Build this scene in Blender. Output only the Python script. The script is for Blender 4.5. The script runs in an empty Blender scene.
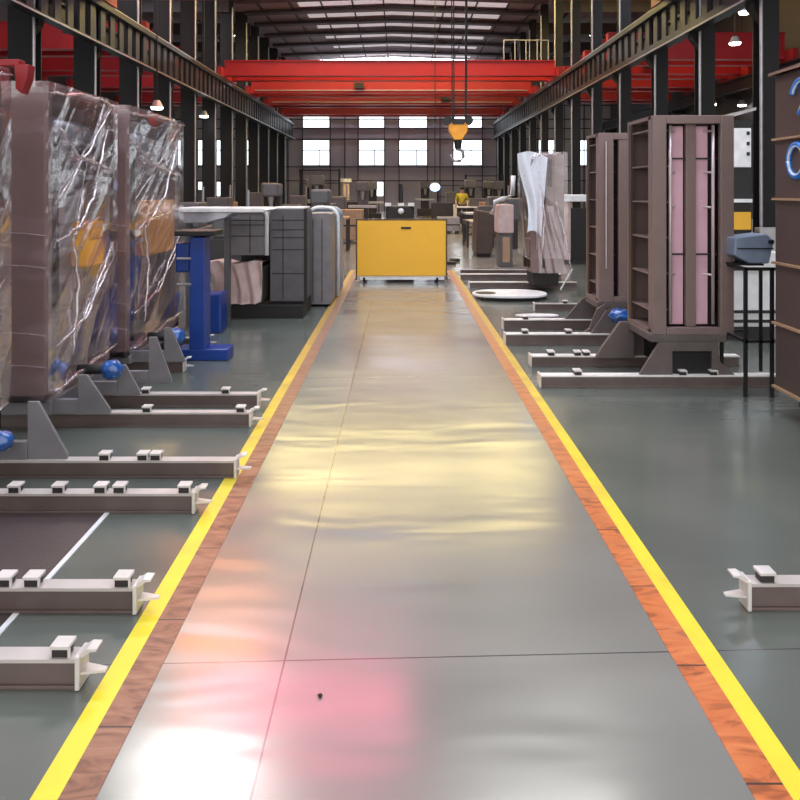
import bpy, bmesh, math, random
from mathutils import Vector, Matrix, noise
random.seed(7)
PI = math.pi
scn = bpy.context.scene
COL = scn.collection

# ---------------------------------------------------------------- camera, world, exposure
cam_d = bpy.data.cameras.new('camera'); cam = bpy.data.objects.new('camera', cam_d); COL.objects.link(cam)
cam.location = (0, 0, 1.6); cam.rotation_euler = (PI/2, 0, 0)
cam_d.sensor_width = 36; cam_d.lens = 31.5; cam_d.shift_x = 0.00125; cam_d.shift_y = -0.2625
cam_d.clip_start = 0.05; cam_d.clip_end = 300
scn.camera = cam
scn.view_settings.view_transform = 'Standard'; scn.view_settings.look = 'None'
scn.view_settings.gamma = 1.0; scn.view_settings.use_curve_mapping = False
scn.view_settings.exposure = 0.3
w = bpy.data.worlds.new('world'); scn.world = w; w.use_nodes = True
w.node_tree.nodes['Background'].inputs[0].default_value = (1.0, 0.98, 0.96, 1)
w.node_tree.nodes['Background'].inputs[1].default_value = 1.5
scn.cycles.use_denoising = True
scn.cycles.max_bounces = 8; scn.cycles.transparent_max_bounces = 16
scn.cycles.sample_clamp_indirect = 6.0
SKY = 9.0          # brightness of the clean roof lights

# ---------------------------------------------------------------- materials
def lin(c):
    return tuple(((v/255)/12.92 if v/255 <= .04045 else ((v/255+.055)/1.055)**2.4) for v in c)
def pxX(px_, Y): return (px_-399)/700*Y
MATS = {}
def mat(name, rgb, rough=.5, metal=0., var=.12, scale=6., bump=.0, bscale=40., spec=.5, coat=0., stretch=(1,1,1)):
    if name in MATS: return MATS[name]
    m = bpy.data.materials.new(name); m.use_nodes = True; nt = m.node_tree; b = nt.nodes['Principled BSDF']
    c = lin(rgb)
    tc = nt.nodes.new('ShaderNodeTexCoord'); mp = nt.nodes.new('ShaderNodeMapping'); mp.inputs['Scale'].default_value = stretch
    nt.links.new(tc.outputs['Object'], mp.inputs[0])
    n = nt.nodes.new('ShaderNodeTexNoise'); n.inputs['Scale'].default_value = scale; n.inputs['Detail'].default_value = 4
    nt.links.new(mp.outputs[0], n.inputs['Vector'])
    r = nt.nodes.new('ShaderNodeValToRGB')
    r.color_ramp.elements[0].position = .3; r.color_ramp.elements[1].position = .7
    r.color_ramp.elements[0].color = (*[v*(1-var) for v in c], 1); r.color_ramp.elements[1].color = (*[min(1, v*(1+var)) for v in c], 1)
    nt.links.new(n.outputs[0], r.inputs[0]); nt.links.new(r.outputs[0], b.inputs['Base Color'])
    b.inputs['Roughness'].default_value = rough; b.inputs['Metallic'].default_value = metal
    b.inputs['Specular IOR Level'].default_value = spec; b.inputs['Coat Weight'].default_value = coat
    if bump > 0:
        n2 = nt.nodes.new('ShaderNodeTexNoise'); n2.inputs['Scale'].default_value = bscale; n2.inputs['Detail'].default_value = 3
        nt.links.new(mp.outputs[0], n2.inputs['Vector'])
        bp = nt.nodes.new('ShaderNodeBump'); bp.inputs['Strength'].default_value = bump; bp.inputs['Distance'].default_value = .02
        nt.links.new(n2.outputs[0], bp.inputs['Height']); nt.links.new(bp.outputs[0], b.inputs['Normal'])
    MATS[name] = m; return m
def emit(name, rgb, s):
    if name in MATS: return MATS[name]
    m = bpy.data.materials.new(name); m.use_nodes = True; nt = m.node_tree; b = nt.nodes['Principled BSDF']
    b.inputs['Base Color'].default_value = (.8, .8, .8, 1)
    b.inputs['Emission Color'].default_value = (*lin(rgb), 1); b.inputs['Emission Strength'].default_value = s
    MATS[name] = m; return m
def film(name, tint, fac, white, rough=.12, wscale=9., stretch=(1, 1, 1)):
    """clear stretch film: transparent, glossy where it turns away, whiter where layers overlap"""
    m = bpy.data.materials.new(name); m.use_nodes = True; nt = m.node_tree
    nt.nodes.remove(nt.nodes['Principled BSDF']); out = nt.nodes['Material Output']
    tr = nt.nodes.new('ShaderNodeBsdfTransparent'); tr.inputs[0].default_value = (*tint, 1)
    gl = nt.nodes.new('ShaderNodeBsdfGlossy'); gl.inputs['Roughness'].default_value = rough; gl.inputs[0].default_value = (1, .97, .97, 1)
    di = nt.nodes.new('ShaderNodeBsdfTranslucent'); di.inputs[0].default_value = (.85, .8, .82, 1)
    df = nt.nodes.new('ShaderNodeBsdfDiffuse'); df.inputs[0].default_value = (.92, .72, .79, 1)
    md = nt.nodes.new('ShaderNodeMixShader'); nt.links.new(di.outputs[0], md.inputs[1]); nt.links.new(df.outputs[0], md.inputs[2])
    tc = nt.nodes.new('ShaderNodeTexCoord'); mp = nt.nodes.new('ShaderNodeMapping'); mp.inputs['Scale'].default_value = stretch
    mp.inputs['Rotation'].default_value = (.55, 0, 0)
    nt.links.new(tc.outputs['Object'], mp.inputs[0])
    n = nt.nodes.new('ShaderNodeTexNoise'); n.inputs['Scale'].default_value = wscale; n.inputs['Detail'].default_value = 2.5; n.inputs['Distortion'].default_value = .4
    nt.links.new(mp.outputs[0], n.inputs['Vector'])
    r = nt.nodes.new('ShaderNodeMapRange'); r.inputs[1].default_value = .5; r.inputs[2].default_value = .72; r.inputs[3].default_value = white*.15; r.inputs[4].default_value = white
    nt.links.new(n.outputs[0], r.inputs[0])
    bp = nt.nodes.new('ShaderNodeBump'); bp.inputs['Strength'].default_value = .22; bp.inputs['Distance'].default_value = .03
    nt.links.new(n.outputs[0], bp.inputs['Height']); nt.links.new(bp.outputs[0], gl.inputs['Normal'])
    m1 = nt.nodes.new('ShaderNodeMixShader'); nt.links.new(r.outputs[0], m1.inputs[0]); nt.links.new(tr.outputs[0], m1.inputs[1]); nt.links.new(md.outputs[0], m1.inputs[2])
    lw = nt.nodes.new('ShaderNodeLayerWeight'); lw.inputs[0].default_value = .35; nt.links.new(bp.outputs[0], lw.inputs['Normal'])
    r2 = nt.nodes.new('ShaderNodeMapRange'); r2.inputs[3].default_value = fac; r2.inputs[4].default_value = min(1, fac+.4)
    nt.links.new(lw.outputs['Fresnel'], r2.inputs[0])
    m2 = nt.nodes.new('ShaderNodeMixShader'); nt.links.new(r2.outputs[0], m2.inputs[0]); nt.links.new(m1.outputs[0], m2.inputs[1]); nt.links.new(gl.outputs[0], m2.inputs[2])
    nt.links.new(m2.outputs[0], out.inputs[0])
    MATS[name] = m; return m

black = mat('black_paint', (30, 27, 29), .5)
dark = mat('dark_steel', (52, 46, 48), .5)
colm = mat('column_paint', (22, 20, 22), .5)
steel = mat('rail_steel', (112, 98, 94), .42, .1)
steel_top = mat('rail_top', (196, 188, 184), .35, .0)
lightst = mat('clamp_steel', (222, 216, 212), .35, .0)
mauve = mat('mauve_brown_paint', (138, 118, 114), .38, .1, .06)
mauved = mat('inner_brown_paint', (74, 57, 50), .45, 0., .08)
recess = mat('recess_dark', (44, 33, 36), .5)
pink = mat('pink_grey_plate', (228, 184, 200), .3, .0, .05)
rodm = mat('pale_rod', (205, 190, 190), .3, .4)
pedm = mat('pedestal_brown_grey', (104, 94, 92), .4)
rtop = mat('white_top', (240, 236, 232), .35)
gusset = mat('gusset_grey', (130, 127, 131), .35, .0)
orange = mat('orange_paint', (252, 166, 44), .4)
yellowp = mat('yellow_paint', (252, 190, 54), .42, 0, .015)
red = mat('crane_red', (166, 24, 32), .5, 0, .08, 1.2)
redd = mat('crane_red_dark', (150, 26, 32), .5, 0, .08)
bluep = mat('blue_paint', (28, 62, 140), .35)
bluef = mat('blue_film', (36, 92, 170), .12, .0, .35, 18., .3, 20., coat=1)
greyc = mat('cabinet_grey', (128, 124, 127), .45)
greyd = mat('cabinet_dark_grey', (94, 91, 94), .45)
seam = mat('seam_black', (34, 32, 34), .6)
white = mat('white_paint', (242, 242, 244), .3)
silver = mat('silver_sheet', (190, 196, 206), .25, .5)
clothm = mat('pale_pink_cloth', (205, 180, 176), .7, 0, .1, 8, .3, 12)
skin = mat('skin', (196, 150, 125), .6)
hiv = mat('yellow_vest', (176, 158, 40), .7)
trous = mat('dark_trousers', (52, 54, 66), .8)
mat_brown = mat('brown_mat', (72, 60, 60), .5, 0, .15, 3, .1, 60)
rubber = mat('rubber', (22, 22, 22), .7)
bluegrey = mat('blue_grey_paint', (132, 146, 168), .4)
cream = mat('cream_paint', (236, 218, 170), .5)
tan = mat('tan_paint', (176, 140, 110), .5)
galv = mat('galvanised', (170, 168, 170), .35, .5)
lampw = emit('lamp_white', (255, 255, 255), 12)
lampb = emit('lamp_blue', (150, 190, 255), 3.2)
winm = emit('daylight_pane', (236, 248, 255), 2.4)
filmA = film('clear_film', (.98, .93, .955), .07, .22, .13, 1.6, (1, 1, 4))
filmB = film('white_film', (.97, .94, .96), .10, .25, .16, 2., (1, 1, 2))
filmC = film('gathered_film', (.97, .93, .95), .35, 1.0, .2, 14., (1, 1, 1))

def stripmat(name, rgb, rgb2, yj):
    m = bpy.data.materials.new(name); m.use_nodes = True; nt = m.node_tree; b = nt.nodes['Principled BSDF']
    tc = nt.nodes.new('ShaderNodeTexCoord'); mp = nt.nodes.new('ShaderNodeMapping'); mp.inputs['Scale'].default_value = (3, 9, 1)
    nt.links.new(tc.outputs['Object'], mp.inputs[0])
    n = nt.nodes.new('ShaderNodeTexNoise'); n.inputs['Scale'].default_value = 1.6; n.inputs['Detail'].default_value = 6; n.inputs['Distortion'].default_value = 1.5
    nt.links.new(mp.outputs[0], n.inputs['Vector'])
    r = nt.nodes.new('ShaderNodeValToRGB')
    r.color_ramp.elements[0].position = .36; r.color_ramp.elements[0].color = (*[v*.55 for v in lin(rgb)], 1)
    e = r.color_ramp.elements.new(.46); e.color = (*lin(rgb), 1)
    r.color_ramp.elements[-1].position = .72; r.color_ramp.elements[-1].color = (*lin(rgb2), 1)
    nt.links.new(n.outputs[0], r.inputs[0])
    # joints between the laid pieces
    s = nt.nodes.new('ShaderNodeSeparateXYZ'); nt.links.new(tc.outputs['Object'], s.inputs[0])
    a = nt.nodes.new('ShaderNodeMath'); a.operation = 'WRAP'; a.inputs[1].default_value = yj; a.inputs[2].default_value = 0
    nt.links.new(s.outputs[1], a.inputs[0])
    l = nt.nodes.new('ShaderNodeMath'); l.operation = 'LESS_THAN'; l.inputs[1].default_value = .007; nt.links.new(a.outputs[0], l.inputs[0])
    mx = nt.nodes.new('ShaderNodeMixRGB'); mx.inputs[2].default_value = (.05, .025, .02, 1)
    nt.links.new(l.outputs[0], mx.inputs[0]); nt.links.new(r.outputs[0], mx.inputs[1]); nt.links.new(mx.outputs[0], b.inputs['Base Color'])
    b.inputs['Roughness'].default_value = .38
    return m

def floormat():
    m = bpy.data.materials.new('epoxy_floor'); m.use_nodes = True; nt = m.node_tree; b = nt.nodes['Principled BSDF']
    L = nt.links.new
    def M(op, a, c=None, d=None):
        n = nt.nodes.new('ShaderNodeMath'); n.operation = op
        for i, v in enumerate((a, c, d)):
            if v is None: continue
            if isinstance(v, (int, float)): n.inputs[i].default_value = v
            else: L(v, n.inputs[i])
        return n.outputs[0]
    tc = nt.nodes.new('ShaderNodeTexCoord'); s = nt.nodes.new('ShaderNodeSeparateXYZ'); L(tc.outputs['Object'], s.inputs[0])
    x, y = s.outputs[0], s.outputs[1]
    aisle = M('MULTIPLY', M('GREATER_THAN', x, -.80), M('LESS_THAN', x, .935))
    far = M('MULTIPLY', M('GREATER_THAN', y, 14.0), M('LESS_THAN', M('ABSOLUTE', x), 3.6))
    aisle2 = M('MAXIMUM', aisle, far)
    n = nt.nodes.new('ShaderNodeTexNoise'); n.inputs['Scale'].default_value = .8; n.inputs['Detail'].default_value = 2; n.inputs['Distortion'].default_value = .2
    mp = nt.nodes.new('ShaderNodeMapping'); mp.inputs['Scale'].default_value = (.9, 1.5, 1); L(tc.outputs['Object'], mp.inputs[0]); L(mp.outputs[0], n.inputs['Vector'])
    def ramp(c0, c1):
        r = nt.nodes.new('ShaderNodeValToRGB'); r.color_ramp.elements[0].position = .1; r.color_ramp.elements[1].position = .9; r.color_ramp.interpolation = 'EASE'
        r.color_ramp.elements[0].color = (*lin(c0), 1); r.color_ramp.elements[1].color = (*lin(c1), 1); L(n.outputs[0], r.inputs[0]); return r.outputs[0]
    A = ramp((124, 125, 119), (146, 144, 138)); B = ramp((88, 95, 90), (108, 113, 106))
    mx = nt.nodes.new('ShaderNodeMixRGB'); L(aisle2, mx.inputs[0]); L(B, mx.inputs[1]); L(A, mx.inputs[2])
    # saw-cut joints
    j1 = M('LESS_THAN', M('ABSOLUTE', M('SUBTRACT', x, -.389)), .0032)
    yy = M('SUBTRACT', y, M('MULTIPLY', x, .035))
    j2 = M('LESS_THAN', M('WRAP', M('SUBTRACT', yy, 2.39), 3.6, 0), .006)
    jj = M('MAXIMUM', M('MULTIPLY', j1, aisle), j2)
    mj = nt.nodes.new('ShaderNodeMixRGB'); L(jj, mj.inputs[0]); L(mx.outputs[0], mj.inputs[1]); mj.inputs[2].default_value = (.06, .055, .055, 1)
    L(mj.outputs[0], b.inputs['Base Color'])
    r = nt.nodes.new('ShaderNodeMapRange'); r.inputs[1].default_value = .25; r.inputs[2].default_value = .75; r.interpolation_type = 'SMOOTHSTEP'; r.inputs[3].default_value = .15; r.inputs[4].default_value = .262
    n2 = nt.nodes.new('ShaderNodeTexNoise'); n2.inputs['Scale'].default_value = 1.6; n2.inputs['Detail'].default_value = 3
    mp2 = nt.nodes.new('ShaderNodeMapping'); mp2.inputs['Scale'].default_value = (.45, 1.6, 1); L(tc.outputs['Object'], mp2.inputs[0]); L(mp2.outputs[0], n2.inputs['Vector'])
    L(n2.outputs[0], r.inputs[0]); L(r.outputs[0], b.inputs['Roughness'])
    b.inputs['IOR'].default_value = 1.85
    bp = nt.nodes.new('ShaderNodeBump'); bp.inputs['Strength'].default_value = .16; bp.inputs['Distance'].default_value = .05
    n3 = nt.nodes.new('ShaderNodeTexNoise'); n3.inputs['Scale'].default_value = 2.0; n3.inputs['Detail'].default_value = 2; n3.inputs['Distortion'].default_value = .5
    mp3 = nt.nodes.new('ShaderNodeMapping'); mp3.inputs['Scale'].default_value = (.35, 1.3, 1); L(tc.outputs['Object'], mp3.inputs[0]); L(mp3.outputs[0], n3.inputs['Vector'])
    L(n3.outputs[0], bp.inputs['Height']); L(bp.outputs[0], b.inputs['Normal']) 
    return m

# ---------------------------------------------------------------- mesh helpers
class MB:
    def __init__(s): s.bm = bmesh.new()
    def box(s, x0, x1, y0, y1, z0, z1):
        x0, x1 = sorted((x0, x1)); y0, y1 = sorted((y0, y1)); z0, z1 = sorted((z0, z1))
        v = [s.bm.verts.new(p) for p in ((x0,y0,z0),(x1,y0,z0),(x1,y1,z0),(x0,y1,z0),(x0,y0,z1),(x1,y0,z1),(x1,y1,z1),(x0,y1,z1))]
        for f in ((0,3,2,1),(4,5,6,7),(0,1,5,4),(1,2,6,5),(2,3,7,6),(3,0,4,7)): s.bm.faces.new([v[i] for i in f])
        return s
    def prism(s, pts, axis, a0, a1):
        def P(u, v, a): return (a, u, v) if axis == 'x' else (u, a, v) if axis == 'y' else (u, v, a)
        A = [s.bm.verts.new(P(u, v, a0)) for u, v in pts]; B = [s.bm.verts.new(P(u, v, a1)) for u, v in pts]
        n = len(pts); s.bm.faces.new(A[::-1]); s.bm.faces.new(B)
        for i in range(n): s.bm.faces.new((A[i], A[(i+1) % n], B[(i+1) % n], B[i]))
        return s
    def cyl(s, p0, p1, r, seg=12, r1=None):
        r1 = r if r1 is None else r1
        p0 = Vector(p0); p1 = Vector(p1); d = (p1-p0).normalized()
        a = d.orthogonal().normalized(); b = d.cross(a)
        A = []; B = []
        for i in range(seg):
            t = 2*PI*i/seg; o = a*math.cos(t)+b*math.sin(t)
            A.append(s.bm.verts.new(p0+o*r)); B.append(s.bm.verts.new(p1+o*r1))
        s.bm.faces.new(A[::-1]); s.bm.faces.new(B)
        for i in range(seg): s.bm.faces.new((A[i], A[(i+1) % seg], B[(i+1) % seg], B[i]))
        return s
    def tube(s, pts, r, seg=8, taper=None):
        pts = [Vector(p) for p in pts]; rings = []
        for k, p in enumerate(pts):
            d = (pts[min(k+1, len(pts)-1)]-pts[max(k-1, 0)]).normalized()
            ref = Vector((0, 0, 1)) if abs(d.z) < .9 else Vector((1, 0, 0))
            a = d.cross(ref).normalized(); b = d.cross(a); rr = r if taper is None else r*taper(k/(len(pts)-1))
            rings.append([s.bm.verts.new(p+(a*math.cos(2*PI*i/seg)+b*math.sin(2*PI*i/seg))*rr) for i in range(seg)])
        for A, B in zip(rings, rings[1:]):
            for i in range(seg): s.bm.faces.new((A[i], A[(i+1) % seg], B[(i+1) % seg], B[i]))
        s.bm.faces.new(rings[0][::-1]); s.bm.faces.new(rings[-1]); return s
    def ball(s, c, rx, ry=None, rz=None, lump=0., seg=20):
        ry = ry or rx; rz = rz or rx
        r = bmesh.ops.create_uvsphere(s.bm, u_segments=seg, v_segments=seg//2+2, radius=1)
        for v in r['verts']:
            k = 1+lump*noise.noise(v.co*2.6+Vector(c)*7)
            v.co = Vector((c[0]+v.co.x*rx*k, c[1]+v.co.y*ry*k, c[2]+v.co.z*rz*k))
        return s
    def grid(s, fn, nu, nv):
        V = [[s.bm.verts.new(fn(i/nu, j/nv)) for j in range(nv+1)] for i in range(nu+1)]
        for i in range(nu):
            for j in range(nv): s.bm.faces.new((V[i][j], V[i+1][j], V[i+1][j+1], V[i][j+1]))
        return s
    def build(s, name, m, parent=None, bevel=0., smooth=False, solid=0.):
        bmesh.ops.recalc_face_normals(s.bm, faces=s.bm.faces)
        me = bpy.data.meshes.new(name); s.bm.to_mesh(me); s.bm.free(); me.materials.append(m)
        o = bpy.data.objects.new(name, me); COL.objects.link(o)
        if parent is not None:
            root = parent
            while root.parent is not None: root = root.parent
            me.transform(Matrix.Translation(-root.location)); o.parent = parent
        if smooth:
            for p in me.polygons: p.use_smooth = True
        if bevel > 0:
            b = o.modifiers.new('bevel', 'BEVEL'); b.width = bevel; b.segments = 2; b.limit_method = 'ANGLE'
        if solid > 0:
            b = o.modifiers.new('solid', 'SOLIDIFY'); b.thickness = solid
        return o
def thing(name, label, cat, loc, group=None):
    o = bpy.data.objects.new(name, None); COL.objects.link(o); o.location = loc; o.empty_display_size = .1
    o['label'] = label; o['category'] = cat
    if group: o['group'] = group
    return o
def tag(o, label, cat, group=None):
    o['label'] = label; o['category'] = cat
    if group: o['group'] = group
    return o
def struct(o): o['kind'] = 'structure'; return o
def B(*a): return MB().box(*a)
ORD = ['first', 'second', 'third', 'fourth', 'fifth', 'sixth', 'seventh', 'eighth', 'ninth', 'tenth', 'eleventh', 'twelfth', 'thirteenth', 'fourteenth', 'fifteenth', 'sixteenth']
def cent(o, pts):  # keep origin handling simple for single-mesh things
    return o

# ---------------------------------------------------------------- building shell
XL, XR, YF, YB = -17.0, 16.0, 54.0, -7.0
ZE, ZR = 11.1, 11.4
struct(B(XL, XR, YB, YF, -.2, 0).build('floor', floormat()))
wallm = mat('wall_panel', (178, 170, 171), .6, 0, .08, .5)
wallg = mat('wall_girt', (70, 62, 68), .6)
# far wall with window openings
wins = [(-7.25, -5.3), (-3.0, -1.15), (.05, 2.1), (4.15, 6.25)]
hi = (6.35, 7.3); mid = (3.45, 5.35)
wf = MB(); y0, y1 = YF-1, YF-.8
xs = [XL] + [v for p in wins for v in p] + [XR]
low = [(-15.2, -14.1), (-13.8, -12.8), (-3.1, -2.55), (-2.1, -1.2)]
zlo = (1.15, 2.2)
wf.box(XL, XR, y0, y1, mid[1], hi[0]); wf.box(XL, XR, y0, y1, hi[1], ZR+.3)
wf.box(XL, XR, y0, y1, 0, zlo[0])
wf.box(XL, XR, y0, y1, zlo[1], mid[0])
for a, b_ in zip([XL]+[q[1] for q in low], [q[0] for q in low]+[XR]): wf.box(a, b_, y0, y1, *zlo)
side_w = [(10.6, 12.4), (13.4, 15.2), (-11.5, -9.6)]
side_w += [(-16.8, -15.5), (-15.2, -14.1), (-13.8, -12.8)]
side_w[2] = (-11.9, -10.2)
allw = sorted(wins+side_w)
cur = XL
for a, b_ in allw:
    wf.box(cur, a, y0, y1, *mid); cur = b_
wf.box(cur, XR, y0, y1, *mid)
cur = XL
for a, b_ in wins:
    wf.box(cur, a, y0, y1, *hi); cur = b_
wf.box(cur, XR, y0, y1, *hi)
struct(wf.build('wall_far', wallm))
g = MB()
for z in (2.3, 3.35, 4.35 if False else 5.45, 6.25, 6.95, 8.0, 9.0): g.box(XL, XR, y0-.08, y0-.01, z-.04, z+.04)
for x in [-16, -14.5, -13, -11.6, -9.5, -8.4, -7.3, -5.2, -4.1, -3.1, -1.1, 0, 2.15, 3.1, 4.1, 6.3, 7.4, 9, 10.5, 12.5, 14]: g.box(x-.035, x+.035, y0-.1, y0-.01, 0, ZE)
struct(g.build('trim_1', wallg))
nw = 0
for (a, b_) in allw:
    nw += 1
    f = struct(B(a, b_, y0+.08, y0+.1, *mid).build('window_%d' % nw, winm))
    gb = MB(); gb.box(a, b_, y0+.02, y0+.07, mid[0]+1.12, mid[0]+1.2)
    gb.box(a+(b_-a)*.6, a+(b_-a)*.6+.08, y0+.02, y0+.07, mid[0], mid[0]+1.15)
    gb.box(a, b_, y0, y0+.07, mid[0], mid[0]+.05)
    gb.build('window_bar', greyc, f)
for (a, b_) in wins:
    nw += 1; struct(B(a, b_, y0+.08, y0+.1, *hi).build('window_%d' % nw, winm))
for (a, b_) in low:
    nw += 1; struct(B(a, b_, y0+.08, y0+.1, *zlo).build('window_%d' % nw, winm))
wd = mat('side_wall', (62, 54, 56), .6, 0, .1, .6)
# side walls with tall window slots
def sidewall(x, name, slots):
    s = MB(); d = .2 if x < 0 else -.2
    s.box(x, x-d, YB, YF, 0, 1.7); s.box(x, x-d, YB, YF, 3.9, ZE+.6)
    c = YB
    for a, b_ in slots: s.box(x, x-d, c, a, 1.7, 3.9); c = b_
    s.box(x, x-d, c, YF, 1.7, 3.9)
    struct(s.build(name, wd))
slL = [(24, 25.2), (28.5, 29.7), (33, 34.2), (38, 39.2), (43, 44.2), (48, 49.2)]
slR = [(22, 24), (28, 30), (34, 36), (40, 42), (46, 48)]
sidewall(XL, 'wall_left', slL); sidewall(XR, 'wall_right', slR)
for x, sl in ((XL, slL), (XR, slR)):
    for a, b_ in sl:
        nw += 1; struct(B(x-.02, x-.06 if x < 0 else x+.04, a, b_, 1.7, 3.9).build('window_%d' % nw, winm))
# roof with openings filled by roof lights and added fill panels
roofm = mat('roof_sheet', (150, 138, 142), .55, 0, .1, .8)
def zroof(x):
    if x < -8 or x > 7.2: return ZE
    return ZR-(abs(x+.4)/7.6)*(ZR-ZE)
ROOFL = [  # x0, x1, y0, y1, tint, strength
    (-5.4, -3.0, 13.6, 15.6, 'white', 3.6), (1.2, 4.6, 13.0, 15.2, 'white', .9),
    (-5.2, .2, 16.6, 18.4, 'rose', .95), (-6.6, -4.0, 19.6, 22.0, 'amber', 1.7),
    
    (-5.5, 6.6, 29.0, 31.0, 'cream', 1.6), (-6.5, 6.0, 51.6, 52.9, 'clear', 2.0), (-6.5, 6.0, 32.6, 34.4, 'cream', 1.0), (-5.0, 5.0, 23.5, 25.5, 'clear', .4), (-14.5, -9.5, 46, 48, 'clear', .08), (8.8, 13.5, 46, 48, 'clear', .08),  # second cream, mid-hall and side-bay clear panels are added fill light
    (9.0, 14.0, 27.0, 31.0, 'cream', .6), (9.0, 12.0, 16.0, 20.0, 'clear', .8), (-14.0, -10.0, 16.0, 19.0, 'clear', .8), (-14, -10, 28, 32, 'clear', .5),
    (-5.2, 5.8, 2.0, 4.5, 'clear', .8), (-5.2, 5.8, 7.0, 9.0, 'clear', .8)]  # unseen panels added overhead to light the cart from the front
TINT = {'white': (255, 255, 250), 'rose': (255, 110, 150), 'amber': (255, 150, 60), 'clear': (232, 240, 255), 'cream': (255, 232, 150)}
ys = sorted({YB, YF} | {r[2] for r in ROOFL} | {r[3] for r in ROOFL})
xsr = sorted({XL, -8, -.4, 7.2, XR} | {r[0] for r in ROOFL} | {r[1] for r in ROOFL})
rf = MB()
def quadslab(s, xa, xb, ya, yb, dz, t):
    za, zb = zroof(xa+1e-4)+dz, zroof(xb-1e-4)+dz
    s.prism([(xa, za), (xb, zb), (xb, zb+t), (xa, za+t)], 'y', ya, yb)
for i in range(len(ys)-1):
    run = None
    for j in range(len(xsr)-1):
        xa, xb, ya, yb = xsr[j], xsr[j+1], ys[i], ys[i+1]
        cx, cy = (xa+xb)/2, (ya+yb)/2
        if any(r[0] < cx < r[1] and r[2] < cy < r[3] for r in ROOFL): continue
        quadslab(rf, xa, xb, ya, yb, 0, .12)
struct(rf.build('ceiling', roofm))
for r in ROOFL:
    nw += 1; s = MB()
    cuts = [r[0]] + [c for c in (-8, -.4, 7.2) if r[0] < c < r[1]] + [r[1]]
    for a, b_ in zip(cuts, cuts[1:]): quadslab(s, a, b_, r[2], r[3], .04, .03)
    struct(s.build('window_%d' % nw, emit('roof_light_%s_%d' % (r[4], int(r[5]*100)), TINT[r[4]], SKY*r[5])))
# old, dusty roof lights in the far bays, seen as pale stripes between the rafters
dusty = emit('dusty_roof_light', (220, 210, 214), .42)
RY = (34.6, 37.0, 39.6, 42.4, 45.4, 48.6)
for k, yb in enumerate(RY):
    nw += 1; sb = MB()
    for a, b_ in ((-5.2+.2*k, -.4), (-.4, 5.6-.1*k)): quadslab(sb, a, b_, yb+1.2, yb+2.0, -.03, .02)
    struct(sb.build('window_%d' % nw, dusty))
pl = MB()
for x in [-7.2, -5.6, -4.0, -2.4, -.8, .8, 2.4, 4.0, 5.6, 7.0, 9, 10.8, 12.6, 14.4, -9.4, -11.2, -13, -14.8]:
    z = zroof(x); pl.box(x-.04, x+.04, 33, YF-1, z-.1, z-.03)
struct(pl.build('trim_2', dark))
raf = mat('rafter_paint', (72, 62, 64), .5)
for k, y in enumerate(RY):
    zz = .13
    o = MB().prism([(-8.2, ZE-.05), (-8.2, ZE-.05-zz), (-.4, ZR-.1-zz), (7.4, ZE-.05-zz), (7.4, ZE-.05), (-.4, ZR-.1)], 'y', y, y+.5).build('roof_rafter', raf)
    tag(o, 'dark roof rafter across the main hall, %s from the front above the red cranes' % ORD[k], 'roof beam', 'rafters of the main hall')
for sd, xa, xb in (('left', XL, -8.3), ('right', 7.5, XR)):
    for k, y in enumerate((24, 29, 34, 39, 44, 49)):
        o = B(xa, xb, y, y+.22, ZE-.85, ZE-.2).build('roof_rafter', raf)
        tag(o, 'dark roof rafter over the %s side bay, %s from the front' % (sd, ORD[k]), 'roof beam', 'rafters of the side bays')

# ---------------------------------------------------------------- floor markings
YE = 14
linem = mat('line_yellow', (240, 220, 56), .42, 0, .05)
def fade_far(m, rgb, a, b_, amt):
    # blends into a duller tone towards the far end, broken up by noise
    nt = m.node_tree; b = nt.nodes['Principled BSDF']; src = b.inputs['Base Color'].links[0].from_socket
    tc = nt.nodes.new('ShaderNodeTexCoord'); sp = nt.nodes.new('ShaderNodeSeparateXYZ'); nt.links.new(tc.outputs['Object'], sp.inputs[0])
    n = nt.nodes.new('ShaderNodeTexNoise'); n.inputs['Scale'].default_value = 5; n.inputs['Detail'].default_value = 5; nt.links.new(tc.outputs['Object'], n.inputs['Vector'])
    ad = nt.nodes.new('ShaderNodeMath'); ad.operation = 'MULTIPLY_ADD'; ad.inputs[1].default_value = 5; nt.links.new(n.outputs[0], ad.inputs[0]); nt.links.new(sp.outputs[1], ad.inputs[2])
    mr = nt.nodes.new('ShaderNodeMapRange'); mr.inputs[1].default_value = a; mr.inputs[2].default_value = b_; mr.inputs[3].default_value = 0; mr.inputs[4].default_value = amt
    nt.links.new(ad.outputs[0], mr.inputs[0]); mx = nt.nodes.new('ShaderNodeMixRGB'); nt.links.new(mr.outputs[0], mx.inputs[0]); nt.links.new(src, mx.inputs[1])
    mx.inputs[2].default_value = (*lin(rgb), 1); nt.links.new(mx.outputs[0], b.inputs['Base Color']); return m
fade_far(linem, (178, 140, 86), 5.5, 10, .85)
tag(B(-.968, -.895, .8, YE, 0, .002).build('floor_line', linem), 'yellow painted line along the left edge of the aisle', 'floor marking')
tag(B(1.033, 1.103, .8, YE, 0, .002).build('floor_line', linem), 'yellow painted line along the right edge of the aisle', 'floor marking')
tag(B(-.895, -.797, .8, YE, 0, .0025).build('floor_strip', fade_far(stripmat('strip_left', (142, 92, 68), (172, 124, 98), .52), (160, 128, 112), 6, 11, .8)), 'dull brown strip beside the left yellow line', 'floor strip')
tag(B(.935, 1.033, .8, YE, 0, .0025).build('floor_strip', fade_far(stripmat('strip_right', (206, 112, 60), (222, 136, 80), .47), (168, 124, 100), 5, 11, .85)), 'orange brown strip inside the right yellow line', 'floor strip')
fm = thing('floor_mat', 'dark brown floor mat with a white edge at the lower left', 'mat', (-2.2, 2.9, 0))
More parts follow.
